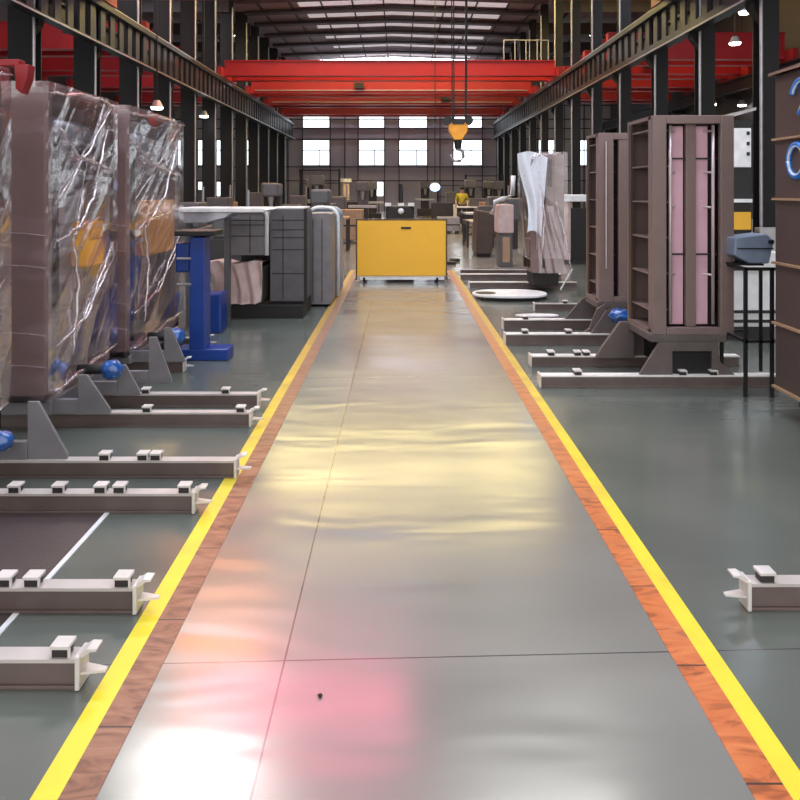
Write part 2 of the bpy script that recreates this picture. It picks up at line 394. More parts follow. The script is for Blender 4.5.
B(-3.2, -1.455, 2.1, 3.55, 0, .004).build('mat_sheet', mat_brown, fm)
B(-1.455, -1.432, 2.1, 3.55, 0, .005).build('mat_edging', white, fm)

tag(MB().ball((pxX(320, 2.21), 2.21, .005), .007, .006, .005, .3).build('bolt', black, None), 'tiny dark bolt lying on the near part of the aisle', 'bolt')

# ---------------------------------------------------------------- columns and runway girders
def column(x, y, wdt, side, k):
    t = thing('steel_column', 'black steel column in the %s row, %s from the camera' % (side, ORD[k]), 'column', (x, y, 0), 'steel columns of the %s row' % side)
    s = MB(); h = wdt/2; d = .2
    s.box(x-h, x+h, y-d, y-d+.035, 0, ZE); s.box(x-h, x+h, y+d-.035, y+d, 0, ZE); s.box(x-.03, x+.03, y-d+.035, y+d-.035, 0, ZE)
    s.build('shaft', colm, t)
    q = 1 if x < 0 else -1
    B(x-h-.05, x+h+.05, y-d-.05, y+d+.05, 0, .04).build('base_plate', dark, t)
    px_ = x+q*(h+.0) if x < 0 else x-h-.05
    MB().cyl((px_+(.05 if x < 0 else 0), y-d-.05, .3), (px_+(.05 if x < 0 else 0), y-d-.05, ZE-.6), .035, 8).build('conduit', galv, t)
    MB().prism([(x, 4.9), (x, 5.42), (x+q*.36, 5.42), (x+q*.36, 5.3)], 'y', y-.12, y+.12).build('bracket', colm, t)
LXG, RXG = -7.95, 7.12
ycl = [12.4, 15.5, 18.6, 21.6, 24.6, 27.6, 30.6, 33.7, 36.8, 39.9, 43, 46.1, 49.2]
for k, y in enumerate(ycl): column(LXG-.5, y*1.02, .56, 'left', k)
ycr = [14.0, 16.8, 19.7, 22.8, 26, 29.1, 32.2, 35.3, 38.4, 41.5, 44.6, 47.7, 50.6]
for k, y in enumerate(ycr): column(RXG+.36, y*1.02, .34, 'right', k)
girm = mat('girder_dark', (34, 32, 36), .45, .0)
for sd, x in (('left', LXG), ('right', RXG)):
    t = thing('runway_girder', 'long dark lattice crane runway girder along the %s columns' % sd, 'girder', (x, 30, 5.4))
    B(x-.14, x+.14, 6, 52.8, 6.42, 6.58).build('top_chord', girm, t, .01)
    b_ = MB(); b_.box(x-.13, x+.13, 6, 52.8, 5.42, 5.5); b_.box(x-.13, x-.10, 6, 52.8, 5.5, 5.62); b_.build('bottom_chord', girm, t)
    q = 1 if x < 0 else -1
    B(x+q*.135, x+q*.155, 6, 52.8, 5.42, 5.46).build('edge_pipe', galv, t)
    ww = MB(); y = 6.2
    while y < 52.6:
        ww.box(x-.03, x+.03, y, y+.3, 5.5, 6.42); y += .62
    ww.build('web_lattice', girm, t)
    B(x-.05, x+.05, 6, 52.8, 6.58, 6.66).build('crane_rail', galv, t)

for nm_, x in (('left side bay beside the columns', LXG-1.15), ('left side bay along the outer wall', XL+.75), ('right side bay beside the columns', RXG+1.0), ('right side bay along the outer wall', XR-.75)):
    t = thing('crane_beam', 'dark crane beam of the %s' % nm_, 'girder', (x, 33, 6.2), 'crane beams of the side bays')
    s_ = MB(); s_.box(x-.12, x+.12, 14, 52.8, 6.55, 6.62); s_.box(x-.12, x+.12, 14, 52.8, 6.05, 6.1); s_.box(x-.02, x+.02, 14, 52.8, 6.1, 6.55); s_.build('beam', girm, t)
    s_ = MB()
    xt = {0: LXG-.78, 1: XL, 2: RXG+.53, 3: XR}[('left side bay beside the columns', 'left side bay along the outer wall', 'right side bay beside the columns', 'right side bay along the outer wall').index(nm_)]
    for y in (ycr if x > 0 else ycl)[1:]: s_.box(xt, x, y*1.02-.08, y*1.02+.08, 5.85, 6.05)
    s_.build('bracket', girm, t)

# ---------------------------------------------------------------- overhead cranes
def crane(y, x0, x1, label, group, trolley=None, z0=6.74, hgt=.72, hook=False, rail=False, gap=1.3, track=True):
    t = thing('overhead_crane', label, 'crane', ((x0+x1)/2, y, z0), group)
    for yy in (y, y+gap):
        s = MB(); s.box(x0, x1, yy, yy+.3, z0+.04, z0+hgt-.04); s.box(x0, x1, yy-.05, yy+.35, z0, z0+.04); s.box(x0, x1, yy-.05, yy+.35, z0+hgt-.04, z0+hgt)
        s.build('girder', red, t)
    for xx in (x0-.1, x1+.1):
        B(xx-.1, xx+.1, y-.6, y+gap+.9, z0-.08 if abs(xx) < 8 else z0-.115, z0+.32).build('end_carriage', redd, t)
    if track: B(x0+.2, x1-.2, y-.12, y-.06, z0+.12, z0+.17).build('cable_track', galv, t)
    if trolley is not None:
        tx = trolley
        s = MB(); s.box(tx-.55, tx+.55, y-.2, y+gap+.5, z0+hgt, z0+hgt+.12)
        s.box(tx-.35, tx+.35, y+.3, y+.9, z0+hgt+.12, z0+hgt+.55); s.build('trolley', dark, t)
        B(tx-.25, tx+.25, y-.42, y-.12, z0+.22, z0+.5).build('hoist_motor', black, t)
    if rail:
        s = MB()
        for q in range(5): s.cyl((x1-2.3+q*.5, y, z0+hgt), (x1-2.3+q*.5, y, z0+hgt+.9), .025, 6)
        s.cyl((x1-2.3, y, z0+hgt+.9), (x1-.3, y, z0+hgt+.9), .025, 6); s.build('hand_rail', galv, t)
    return t
X0, X1 = LXG+.1, RXG-.1
crane(31.5, X0, X1, 'red overhead crane nearest the camera in the main hall', 'red cranes in the main hall', None, hgt=.70, rail=True, gap=1.4, track=False)
crane(37.2, X0, X1, 'red overhead crane second behind, with a dark motor left of centre', 'red cranes in the main hall', -2.1, hgt=.8)
crane(42.2, X0, X1, 'red overhead crane third in the main hall, with a small motor right of centre', 'red cranes in the main hall', 2.8, hgt=.8)
crane(47.6, X0, X1, 'farthest red overhead crane, just above the far windows', 'red cranes in the main hall', None, hgt=.8, track=False)
for k, y in enumerate((25.5, 30.0, 35, 41)):
    crane(y, XL+.85, LXG-1.25, 'red crane in the left side bay, %s from the camera' % ORD[k], 'red cranes in the side bays', None, hgt=1.0, track=False)
for k, y in enumerate((27.5, 31.0, 35, 40)):
    crane(y, RXG+1.1, XR-.85, 'red crane in the right side bay, %s from the camera' % ORD[k], 'red cranes in the side bays', 11.0 if k == 1 else None, hgt=1.05, track=False)
# near crane carrying the hook (its bridge is above the picture)
HY = 18.0
ct = crane(HY-.9, X0, X1, 'overhead crane lowering a yellow hook block on four thin cables', None, 1.45, gap=1.5)
cx = (458-399)/700*HY
for dx, dy in ((-.17, -.05), (-.11, .05), (.2, -.05), (.24, .05)):
    MB().cyl((cx+dx, HY+dy, 7.5), (cx+dx*.9, HY+dy, 3.3), .016, 6).build('cable', black, ct)
hb = MB().prism([(cx-.26, 3.35), (cx+.26, 3.35), (cx+.24, 3.1), (cx+.1, 2.88), (cx-.1, 2.88), (cx-.24, 3.1)], 'y', HY-.11, HY+.11).build('hook_block', orange, ct, .02)
for q in (-1, 1): MB().cyl((cx+q*.27, HY-.13, 3.38), (cx+q*.27, HY+.13, 3.38), .11, 16).build('sheave', black, hb)
MB().cyl((cx, HY, 2.88), (cx, HY, 2.66), .11, 14, .08).build('swivel', black, hb)
for q in (-1, 1): MB().prism([(cx-.2, 3.4), (cx+.2, 3.4), (cx+.14, 3.28), (cx-.14, 3.28)], 'y', HY+q*.12-.01, HY+q*.12+.01).build('cheek_plate', black, hb)
hp = [(cx, HY, 2.74)] + [(cx-.02+.17*math.cos(a), HY, 2.50+.17*math.sin(a)) for a in [PI*.5-.0, PI*.2, -.1*PI, -.35*PI, -.6*PI, -.85*PI, -1.05*PI]]
MB().tube(hp, .045, 8, lambda t: 1.2-.7*t).build('hook', galv, hb, smooth=True)

# ---------------------------------------------------------------- hanging lamps
def lamp(x, y, z, r, label, top, m=lampw, ball=False):
    t = thing('high_bay_lamp', label, 'lamp', (x, y, z), 'lamps hanging from the roof')
    MB().cyl((x, y, z+.12), (x, y, top+.03), .02, 6).build('cord', black, t)
    MB().cyl((x, y, z), (x, y, z+.22), r, 16, r*.45).build('shade', galv, t)
    if ball: MB().ball((x, y, z), r*1.1, r*1.1, r*.9).build('bulb', m, t, smooth=True)
    else: MB().cyl((x, y, z-.06), (x, y, z), r*.8, 16, r*.95).build('bulb', m, t)
lamp((435-399)/700*30, 30, 1.72, .2, 'blue-white glowing lamp hanging low before the far wall', zroof(1.5), lampb, ball=True)
lamp((157-399)/700*22.2, 22.2, 4.22, .2, 'bright white lamp hanging above the wrapped machine at left', ZE)
for k, (px_, py_, Y) in enumerate(((204, 116, 30), (235, 10, 40), (592, 22, 40), (745, 12, 22), (735, 43, 24), (712, 104, 30), (742, 105, 32), (70, 12, 24), (28, 8, 20))):
    x = (px_-399)/700*Y; z = min(1.6+(190-py_)/700*Y, ZE-.6)
    lamp(x, Y, z, .2, 'small white high bay lamp, %s of those under the roof' % ORD[k], zroof(x)+.02)

# ---------------------------------------------------------------- base rails
def rail(t, xa, xe, y, h=.1, wy=.055, blocks=(), tabs=True, name='base_rail', z0=0., top=None):
    """xa inner end (under the machine), xe outer end towards the aisle; C section lying along X"""
    q = 1 if xe > xa else -1
    s = MB(); s.box(xa, xe, y+.012, y+wy, z0+.008, z0+h-.008); s.box(xa, xe, y, y+wy, z0, z0+.012)
    r = s.build(name, steel, t, .002)
    B(xa, xe, y-.004, y+wy+.004, z0+h-.012, z0+h).build('top_flange', top or steel_top, r)
    B(xe, xe+q*.016, y-.01, y+wy+.01, z0+.002, z0+h+.012).build('end_plate', lightst, r, .004)
    if tabs:
        x1 = xe+q*.016
        MB().prism([(x1, z0+h), (x1+q*.03, z0+h+.02), (x1+q*.05, z0+h+.022), (x1+q*.05, z0+h+.029), (x1+q*.02, z0+h+.03), (x1-q*.012, z0+h+.01)], 'y', y, y+.05).build('top_tab', lightst, r)
        MB().prism([(x1, y+.0), (x1+q*.075, y+.012), (x1+q*.075, y+.03), (x1, y+.05)], 'z', z0+.048, z0+.056).build('lever', lightst, r)
    for bx in blocks:
        s = MB(); s.box(bx-.026, bx+.026, y+.004, y+wy-.008, z0+h, z0+h+.028)
        cb = s.build('clamp_block', dark, r, .002)
        s = MB(); s.box(bx-.03, bx+.032, y-.002, y+wy, z0+h+.028, z0+h+.04); s.box(bx+.026, bx+.034, y, y+.01, z0+h, z0+h+.03); s.build('clamp_cap', lightst, cb, .002)
    return r

def folds(b_, name, lines, m, parent, r=.009):
    for (pts, k) in lines:
        P = []
        n = 14
        for i in range(n+1):
            u = i/n*(len(pts)-1); a = min(int(u), len(pts)-2); f = u-a
            p = Vector(pts[a]).lerp(Vector(pts[a+1]), f); p.x += .006*math.sin(i*1.9); p.z += .008*math.sin(i*1.3+k); P.append(p)
        MB().tube(P, r*k, 6, lambda t: .35+.65*math.sin(PI*min(1, max(0, t*.9+.05)))).build('film_fold', m, parent, smooth=True)

def wrap(t, x0, x1, y0, y1, z0, z1, aisle, m, seed, hem=0., amp=.035):
    """stretch film round a box: near end, aisle side, top; pulled into slanting creases"""
    def crease(u, v, k):
        p = Vector((u*1.0-v*1.9, v*.4+u*.3, seed+k*5))
        a = 1-abs(noise.noise(p*1.4))*2
        b_ = 1-abs(noise.noise(Vector((u*4-v*8, v*1.2+u, seed*2+k))))*2
        return amp*(.75*max(0, a)**3+.12*max(0, b_)**4)
    sg = 1 if aisle > 0 else -1
    xa = x1 if sg > 0 else x0; xo = x0 if sg > 0 else x1
    e = .012
    def side(u, v):
        edge = min(1, 10*min(u, 1-u)); low = z0 - hem*(u**.8)*(-1) if hem else z0
        z = (z1+e)*(v)+(low)*(1-v)
        return Vector((xa+sg*(e+crease(u, v, 0)*edge), y0-e+(y1-y0+2*e)*u, z))
    def front(u, v):
        edge = min(1, 8*min(u, 1-u))
        return Vector((xo+(xa+sg*e-xo)*u, y0-e-crease(u*.4, v, 1)*edge*.35, z0+(z1+e-z0)*v))
    def top(u, v):
        return Vector((xo+(xa+sg*e-xo)*u, y0-e+(y1-y0+2*e)*v, z1+e+.01*noise.noise(Vector((u*3, v*5, seed)))*min(1, 8*min(u, 1-u, v, 1-v))))
    s = MB(); s.grid(side, 70, 110); s.grid(front, 24, 60); s.grid(top, 14, 30)
    bmesh.ops.remove_doubles(s.bm, verts=s.bm.verts, dist=.002)
    return s.build('plastic_wrap', m, t, smooth=True)

def gus(t, pts, y, m=gusset, th=.02, nm='gusset'):
    MB().prism(pts, 'y', y, y+th).build(nm, m, t, .003)

# ---------------------------------------------------------------- left, wrapped machines
def left_machine(ya, yb, label, zb=.2, zt=2.3, rails=(), blk=(), obox=None, seed=1., gus_x=(-2.17, -1.9), xe=-1.0, blue=None, wide=.55, cat='machine'):
    xa = -2.33; xo = xa-wide
    t = thing('wrapped_machine', label, cat, (xa-.25, (ya+yb)/2, 0), 'wrapped machines on the left')
    # body frame
    s = MB()
    s.box(xo, xa, ya, ya+.03, zb, zt-.03)                               # near end plate
    s.box(xa-.05, xa, ya+.03, ya+.10, zb, zt-.03); s.box(xa-.05, xa, yb-.12, yb, zb, zt-.03)
    s.box(xo, xa, ya, yb, zt-.05, zt-.02); s.box(xo, xa, ya, yb, zb, zb+.05)
    s.box(xo, xo+.03, ya, yb, zb, zt-.03); s.box(xo, xa, yb-.03, yb, zb, zt-.03)
    s.build('body_frame', mauve, t, .004)
    B(xa-.22, xa-.2, ya+.04, yb-.04, zb+.05, zt-.06).build('back_panel', mat('panel_silver', (172, 156, 160), .3, .1), t)
    B(xa-.03, xa-.0, ya+.16, ya+.2, zb+.1, zt-.3).build('inner_post', recess, t)
    L = yb-ya
    for z in (zt-.36, zt-.62, zb+.95): B(xa-.08, xa-.05, ya+.12, yb-.14, z, z+.035).build('cross_rail', galv, t)
    MB().cyl((xa-.17, ya+.3, zt-.3), (xa-.17, yb-.16, zt-.3), .13, 24).build('roller', silver, t, smooth=True)
    B(xa-.19, xa-.1, ya+.14, ya+.3, zt-.22, zt-.08).build('drive_box', redd, t, .02)
    B(xa-.19, xa-.09, ya+.26, ya+.34, zb+.45, zb+.85).build('bracket_plate', greyd, t, .01)
    B(xa-.2, xa-.16, ya+.35, yb-.3, zb+.12, zb+.7).build('cover_plate', mauve, t, .01)
    B(xa-.2, xa-.12, ya+.24, yb-.34, zb+1.15, zb+1.55).build('upper_plate', greyc, t, .01)
    if obox:
        oy0, oy1, oz0, oz1 = obox
        B(xa-.15, xa-.01, oy0, oy1, oz0, oz1).build('control_box', orange, t, .012)
        B(xa-.152, xa-.005, oy0+.02, oy1-.02, oz1-.14, oz1-.13).build('box_seam', redd, t)
    for i, (ry, rx) in enumerate(rails): rail(t, xo-.1, rx, ry, blocks=blk[i] if i < len(blk) else ())
    y_a, y_b = (rails[0][0], rails[-1][0]+.07)
    B(xo+.05, xa+.02, ya+.05, yb-.05, .1, zb).build('pedestal', gusset, t, .01)
    for i, (gx0, gx1, gh, gy) in enumerate(gus_x):
        gus(t, [(gx0, .1), (gx1, .1), (gx1, .13), (gx0+.06, gh), (gx0, gh)], gy)
        B(gx0-.3, gx0, gy-.01, gy+.03, .1, .2).build('foot_beam', gusset, t, .004)
    if blue:
        bx, by, bz, br = blue
        o = MB().ball((bx, by, bz), br*1.15, br, br, .18).build('motor_cover', bluef, t, smooth=True)
        MB().cyl((bx-.02, by, bz), (bx-.24, by, bz-.0), br*.5, 12).build('motor', black, t, smooth=True)
    wr = wrap(t, xo-.02, xa+.03, ya-.02, yb+.02, zb+.02, zt, 1, filmA, seed, hem=.14)
    x = xa+.06; H = zt-zb
    fl = [([(x, ya+.02, zb+H*.62), (x+.02, ya+L*.45, zb+H*.8), (x, yb-.1, zb+H*.99)], .8),
          ([(x+.01, ya+.25, zb+H*.12), (x+.03, ya+.3, zb+H*.35), (x+.01, ya+.26, zb+H*.52)], 1.5),
          ([(x+.01, ya+.25, zb+H*.5), (x+.03, ya+L*.5, zb+H*.64), (x, yb-.2, zb+H*.9)], 1.3),
          ([(x, ya+.03, zb+H*.17), (x+.02, ya+L*.4, zb+H*.23), (x, yb-.08, zb+H*.42)], 1.1),
          ([(x, ya+.25, zb+H*.16), (x+.02, ya+L*.5, zb+H*.28), (x, yb-.1, zb+H*.47)], .9),
          ([(x, ya+.03, zb+H*.5), (x+.02, ya+.3, zb+H*.54), (x, yb-.35, zb+H*.57)], .9),
          ([(x, ya+.1, zb+H*.86), (x+.03, ya+.3, zb+H*.78), (x, yb-.12, zb+H*.74)], 1.4),
          ([(x, ya+.02, zb+H*.03), (x+.03, ya+L*.35, zb+H*.06), (x, yb-.05, zb+.16)], 1.8),
          ([(x, ya-.0, zb+H*.97), (x, ya+L*.5, zb+H*.995), (x, yb, zb+H*.985)], 1.3)]
    folds(t, 'film_fold', fl, filmC, wr)
    for z in (zb+H*.12, zb+H*.22, zb+H*.43, zb+H*.53):
        MB().tube([(xo-.02, ya-.04, z+.02), (xa-.1, ya-.045, z+.004), (xa+.035, ya-.04, z-.012)], .0035, 6).build('film_edge', filmC, wr)
    return t
# foreground machine base (machine itself left of the picture)
left_machine(1.75, 2.85, 'low steel base of two rails with clamps at the lower left corner', rails=((2.24, -1.035), (2.64, -1.003)),
    blk=((pxX(62, 2.26), -1.75, -1.85), (pxX(123, 2.66), pxX(33, 2.66), pxX(5, 2.66))), seed=3., gus_x=())
left_machine(3.0, 4.1, 'film-wrapped machine cut off by the left edge, with two long clamp rails', rails=((3.46, pxX(192, 3.46)), (3.88, pxX(234, 3.88))),
    blk=((pxX(14, 3.47), pxX(58, 3.47), pxX(100, 3.47), pxX(119, 3.47), pxX(184, 3.47)), (pxX(105, 3.9), pxX(143, 3.9), pxX(156, 3.9))),
    obox=(3.75, 4.02, .9, 1.3), seed=9., gus_x=((pxX(32, 3.95), pxX(71, 3.95), .42, 3.9),), blue=(pxX(2, 3.8), 3.8, .24, .055))
left_machine(4.6, 5.66, 'large film-wrapped machine with a yellow box inside, nearest whole one on the left', zb=.2, rails=((4.72, pxX(249, 4.72)), (5.15, pxX(257, 5.15))),
    blk=((pxX(146, 4.72), pxX(240, 4.72)), (pxX(145, 5.15), pxX(225, 5.15))), obox=(5.27, 5.68, 1.02, 1.36), seed=17.,
    gus_x=((pxX(80, 4.72), pxX(112, 4.72), .36, 4.69), (pxX(119, 5.15), pxX(141, 5.15), .32, 5.12), (pxX(150, 5.45), pxX(173, 5.45), .46, 5.42)), blue=(pxX(112, 5.0), 5.0, .32, .07))
left_machine(5.97, 7.4, 'film-wrapped machine with an orange box inside, beside the blue stand', zb=.17, zt=2.31, rails=((6.15, -1.9), (7.1, -1.95)),
    blk=(), obox=(6.55, 7.3, .98, 1.5), seed=31., gus_x=((pxX(166, 6.15), pxX(186, 6.15), .4, 6.1),), blue=(pxX(175, 6.3), 6.3, .28, .08))
rb = MB(); rb.box(-2.5, -2.25, 4.14, 4.22, 2.335, 2.375); rb.prism([(-2.28, 2.34), (-2.19, 2.345), (-2.2, 2.26), (-2.235, 2.17), (-2.27, 2.2)], 'y', 4.14, 4.22)
tag(rb.build('lifting_clamp', redd, None, .006), 'red lifting clamp at the upper left edge, over the cut-off machine', 'clamp')

# ---------------------------------------------------------------- right machines
def right_machine(x0, x1, ya, yb, zb, zt, label, rails, blk=(), style='two', ribs=6, ped=True, rear=.0):
    t = thing('frame_machine', label, 'machine', ((x0+x1)/2, (ya+yb)/2, 0), 'brown upright machines on the right')
    fw = .11 if style == 'two' else .155
    s = MB(); s.box(x0, x0+fw, ya, ya+.05, zb, zt); s.box(x1-fw, x1, ya, ya+.05, zb, zt)
    s.box(x0+fw, x1-fw, ya, ya+.05, zt-.07, zt); s.box(x0+fw, x1-fw, ya, ya+.05, zb, zb+.06)
    s.box(x0, x0+.02, ya+.05, ya+.12, zb, zt)
    s.build('front_frame', mauve, t, .006)
    s = MB(); s.box(x1-.03, x1, ya+.05, yb, zb, zt); s.box(x0, x1, yb-.03, yb, zb, zt); s.box(x0, x1-.03, ya+.05, yb-.03, zt-.03, zt); s.box(x0, x1-.03, ya+.05, yb-.03, zb, zb+.03)
    s.build('shell', mauve, t)
    B(x0+fw-.02, x1-fw+.02, ya+.15, ya+.17, zb+.05, zt-.05).build('recess_panel', recess, t)
    B(x0, x0+.03, yb-.1, yb-.03, zb+.03, zt-.03).build('rear_post', mauved, t)
    B(x0+.2, x0+.22, ya+.17, yb-.03, zb+.03, zt-.03).build('side_panel', mauved, t)
    H = zt-zb
    for k in range(ribs):
        z = zb+H*(k+.6)/ribs
        B(x0+.01, x0+.2, ya+.12, yb-.03, z, z+.012).build('shelf_rib', mauve, t)
    cxm = (x0+x1)/2; iw = (x1-x0-2*fw)
    if style == 'two':
        for q in (-1, 1):
            a = cxm+q*.05; b_ = cxm+q*(.05+iw*.235)
            B(a, b_, ya+.09, ya+.12, zb+.07, zt-.08).build('pale_plate', pink, t, .004)
            rx = cxm+q*(iw*.5-.045)
            r = MB().cyl((rx, ya+.04, zb+.08), (rx, ya+.04, zt-.08), .013, 10).build('guide_rod', rodm, t, smooth=True)
            for f in (.27, .58, .74, .93): MB().cyl((rx, ya+.04, zb+H*f), (rx-q*.06, ya+.1, zb+H*f), .009, 8).build('standoff', rodm, r)
        B(cxm-.04, cxm+.04, ya+.05, ya+.1, zb+.06, zt-.07).build('mullion', mauve, t, .004)
        for f in (.36, .8): B(x0+fw, x1-fw, ya+.06, ya+.075, zb+H*f, zb+H*f+.014).build('tie_bar', dark, t)
    else:
        B(x0+fw+.055, x1-fw, ya+.01, ya+.05, zb+.02, zt-.02).build('front_panel', mauve, t, .006)
        MB().cyl((x0+.07, ya-.02, zb+H*.2), (x0+.07, ya-.02, zb+H*.95), .008, 8).build('guide_rod', rodm, t)
    for i, (ry, rx, rh) in enumerate(rails): rail(t, x1+.35, rx, ry, h=rh, wy=.085, blocks=blk[i] if i < len(blk) else (), tabs=False, top=rtop)
    if ped:
        z0_ = rails[0][2]
        yp = rails[0][0]+.02
        B(x0-.02, x1-.06, ya+.0, yb-.05, zb-.06, zb).build('pedestal_plate', pedm, t, .006)
        o = MB(); a0, a1 = x0-.12, x1-.0; zt_ = zb-.06
        o.prism([(a0, z0_), (a0+.27, z0_), (a0+.27, zt_-.07), (a1-.19, zt_-.07), (a1-.19, z0_), (a1, z0_), (a1-.12, z0_+.1), (a1-.14, zt_), (a0+.16, zt_)], 'y', yp, yp+.03)
        o.build('pedestal_web', pedm, t, .004)
        o = MB(); yq = rails[1][0]+.02
        o.prism([(x0-.2, rails[1][2]), (x1, rails[1][2]), (x1-.1, zt_), (x0+.0, zt_)], 'y', yq, yq+.03); o.build('rear_web', pedm, t, .004)
        B(x0+.15, x1-.15, yp+.03, yq, z0_, zt_-.08).build('gearbox', black, t, .01)
    return t
R1 = right_machine(2.07, 2.73, 5.7, 6.34, .42, 2.21, 'brown frame machine with two pale pink plates, nearest upright one on the right',
    ((5.66, 1.15, .1), (6.33, 1.2, .1)), ((2.3, 2.55, 1.45), (1.38, 1.62, 1.7, 1.95)))
rt = MB().prism([(1.76, .1), (2.1, .1), (2.1, .42), (1.98, .42), (1.82, .2)], 'y', 6.25, 6.3).build('gusset', pedm, R1)
R2 = right_machine(2.1, 2.75, 7.35, 7.85, .42, 2.2, 'brown frame machine with a dark vertical slot, half hidden behind the nearest one',
    ((7.2, 1.1, .12), (8.0, 1.2, .12)), ((1.3, 1.75), (1.45,)), style='slot', ribs=6)
MB().ball((pxX(622, 7.0), 7.05, .33), .11, .09, .075, .4).build('motor_cover', bluef, R2, smooth=True)
MB().cyl((pxX(626, 7.0), 7.0, .36), (pxX(652, 7.0), 7.0, .2), .012, 8).build('lever', tan, R2)
MB().prism([(1.9, .1), (2.16, .1), (2.16, .42), (2.06, .36), (1.98, .16)], 'y', 7.28, 7.31).build('gusset', pedm, R2)
R3 = right_machine(2.05, 2.55, 10.8, 11.6, .32, 2.14, 'brown upright machine hung with white and clear film, farthest of the uprights',
    ((11.4, 1.15, .1), (12.5, 1.1, .1)), style='slot', ped=False)
B(2.1, 2.5, 10.95, 11.5, .1, .32).build('pedestal', dark, R3, .01)
for xx in (pxX(541.5, 10.8), pxX(550, 10.8)): B(xx-.025, xx+.025, 10.765, 10.79, 1.65, 2.08).build('slot_cover', recess, R3)
w3 = wrap(R3, 2.0, 2.58, 10.72, 11.7, .55, 2.17, -1, filmB, 47., amp=.012)
def sheet(fn, nm, m, par, nu=30, nv=50): return MB().grid(fn, nu, nv).build(nm, m, par, smooth=True)
whitef = film('draped_white_film', (.98, .98, 1), .2, 1.0, .2, 3., (1, 1, 1))
sheet(lambda u, v: Vector((1.84+.10*(1-v)+(.34*v+.06)*u+.05*math.sin(v*5)*(1-u)+.16*(1-v)*u, 10.6+.04*math.sin(u*8+v*3), .95+1.2*v-.07*u*u+.05*math.sin(u*3))), 'draped_film', mat('opaque_white_film', (236, 240, 250), .22, 0, .04, 6, .3, 8), R3)
sheet(lambda u, v: Vector((2.08+.48*u*(.55+.45*(1-v))+.0, 10.6-.22*(1-v)+.01*math.sin(u*9+v*2), .36+1.0*v)), 'hanging_film', filmA, R3)
folds(None, 'f', [([(2.1, 10.6, 1.95), (2.2, 10.55, 1.2), (2.12, 10.45, .5)], 1.8), ([(2.38, 10.6, 1.4), (2.5, 10.5, .9), (2.56, 10.4, .42)], 1.6), ([(1.9, 10.6, 1.8), (2.05, 10.6, 2.12), (2.5, 10.7, 2.16)], 2.6)], filmC, w3)
MB().cyl((2.42, 10.5, .1), (2.6, 10.5, .42), .012, 8).build('brace', white, R3)

# third pair of rails between the uprights
er = thing('base_rail', 'short dark base rail behind the white oval plate', 'rail', (2.2, 9.25, 0)); rail(er, 3.0, pxX(535, 9.25), 9.25, h=.1, name='rail_bar', blocks=(2.2,), tabs=False)
er = thing('base_rail', 'low dark rail lying beside the far aisle edge right of the yellow screen', 'rail', (2.0, 13.2, 0)); rail(er, 2.7, pxX(461, 13.2), 13.2, h=.1, name='rail_bar', tabs=False)
# white oval plate with dark slot
op = thing('oval_plate', 'white oval plate with a dark oval hole lying on the right floor', 'plate', (1.55, 10.2, 0))
pc = pxX(510, 10.3)
pts = [(pc+.55*math.copysign(abs(math.cos(a))**.75, math.cos(a)), 10.35+.36*math.sin(a)) for a in [2*PI*i/40 for i in range(40)]]
MB().prism(pts, 'z', 0.05, .085).build('plate_body', white, op, .01)
MB().prism([(pc-.36+.15*math.cos(a), 10.3+.13*math.sin(a)) for a in [2*PI*i/28 for i in range(28)]], 'z', .082, .09).build('hole_pad', black, op)
B(pc-.4, pc+.4, 10.1, 10.6, 0, .05).build('skid', black, op)
sp = thing('small_plate', 'small pale plate on the floor behind the second right machine rail', 'plate', (1.7, 8.8, 0))
MB().prism([(1.72+.27*math.cos(a), 8.72+.1*math.sin(a)) for a in [2*PI*i/24 for i in range(24)]], 'z', 0.03, .045).build('plate_body', white, sp)
B(1.55, 1.9, 8.68, 8.76, 0, .03).build('skid', black, sp)

# foreground right rail with its machine beyond the frame
fr = thing('base_rail', 'steel base rail with one clamp block, cut off by the right edge', 'rail', (2.2, 2.72, 0))
rail(fr, 3.2, pxX(751, 2.66), 2.66, h=.105, blocks=(pxX(768, 2.66),), name='rail_bar')

# far right brown cabinet with blue letters
cb = thing('brown_cabinet', 'tall brown cabinet with blue letters cut off by the right edge', 'cabinet', (3.1, 4.4, 0))
cx0 = 2.7
bro = mat('cabinet_brown', (92, 76, 72), .4, .1, .08, 2)
B(cx0, 3.5, 3.5, 5.03, .2, 2.42).build('body', bro, cb, .012)
MB().prism([(3.48, 2.42), (5.06, 2.42), (5.06, 2.44), (3.48, 2.47)], 'x', cx0-.03, 3.52).build('lid', mauve, cb)
for z in (1.96, 1.535, 1.08, .65, .195):
    B(cx0-.025, cx0, 3.5, 5.03, z-.008, z+.008).build('shelf_edge', tan, cb)
MB().prism([(3.5, 2.42), (5.05, 2.42), (5.05, 2.425), (3.5, 2.425)], 'x', cx0-.04, cx0).build('trim', tan, cb)
lb = mat('letter_blue', (40, 130, 225), .3); lw_ = mat('letter_white', (225, 235, 245), .3)
def ring(yc, zc, a, b_, th, m, nm, x, arc=(0, 2*PI), tilt=0.):
    P = []
    for i in range(33):
        t_ = arc[0]+(arc[1]-arc[0])*i/32; P.append((x, yc+a*math.cos(t_)+tilt*math.sin(t_), zc+b_*math.sin(t_)))
    return MB().tube(P, th, 8).build(nm, m, cb, smooth=True)
ring(4.74, 1.80, .10, .11, .022, lb, 'letter_outline', cx0-.004); ring(4.74, 1.80, .09, .10, .010, lw_, 'letter_face', cx0-.014)
ring(4.72, 2.22, .09, .12, .022, lb, 'letter_outline', cx0-.004, (.3, PI*1.35), -.03); ring(4.72, 2.22, .07, .11, .008, lw_, 'letter_face', cx0-.014, (.3, PI*1.3), -.03)
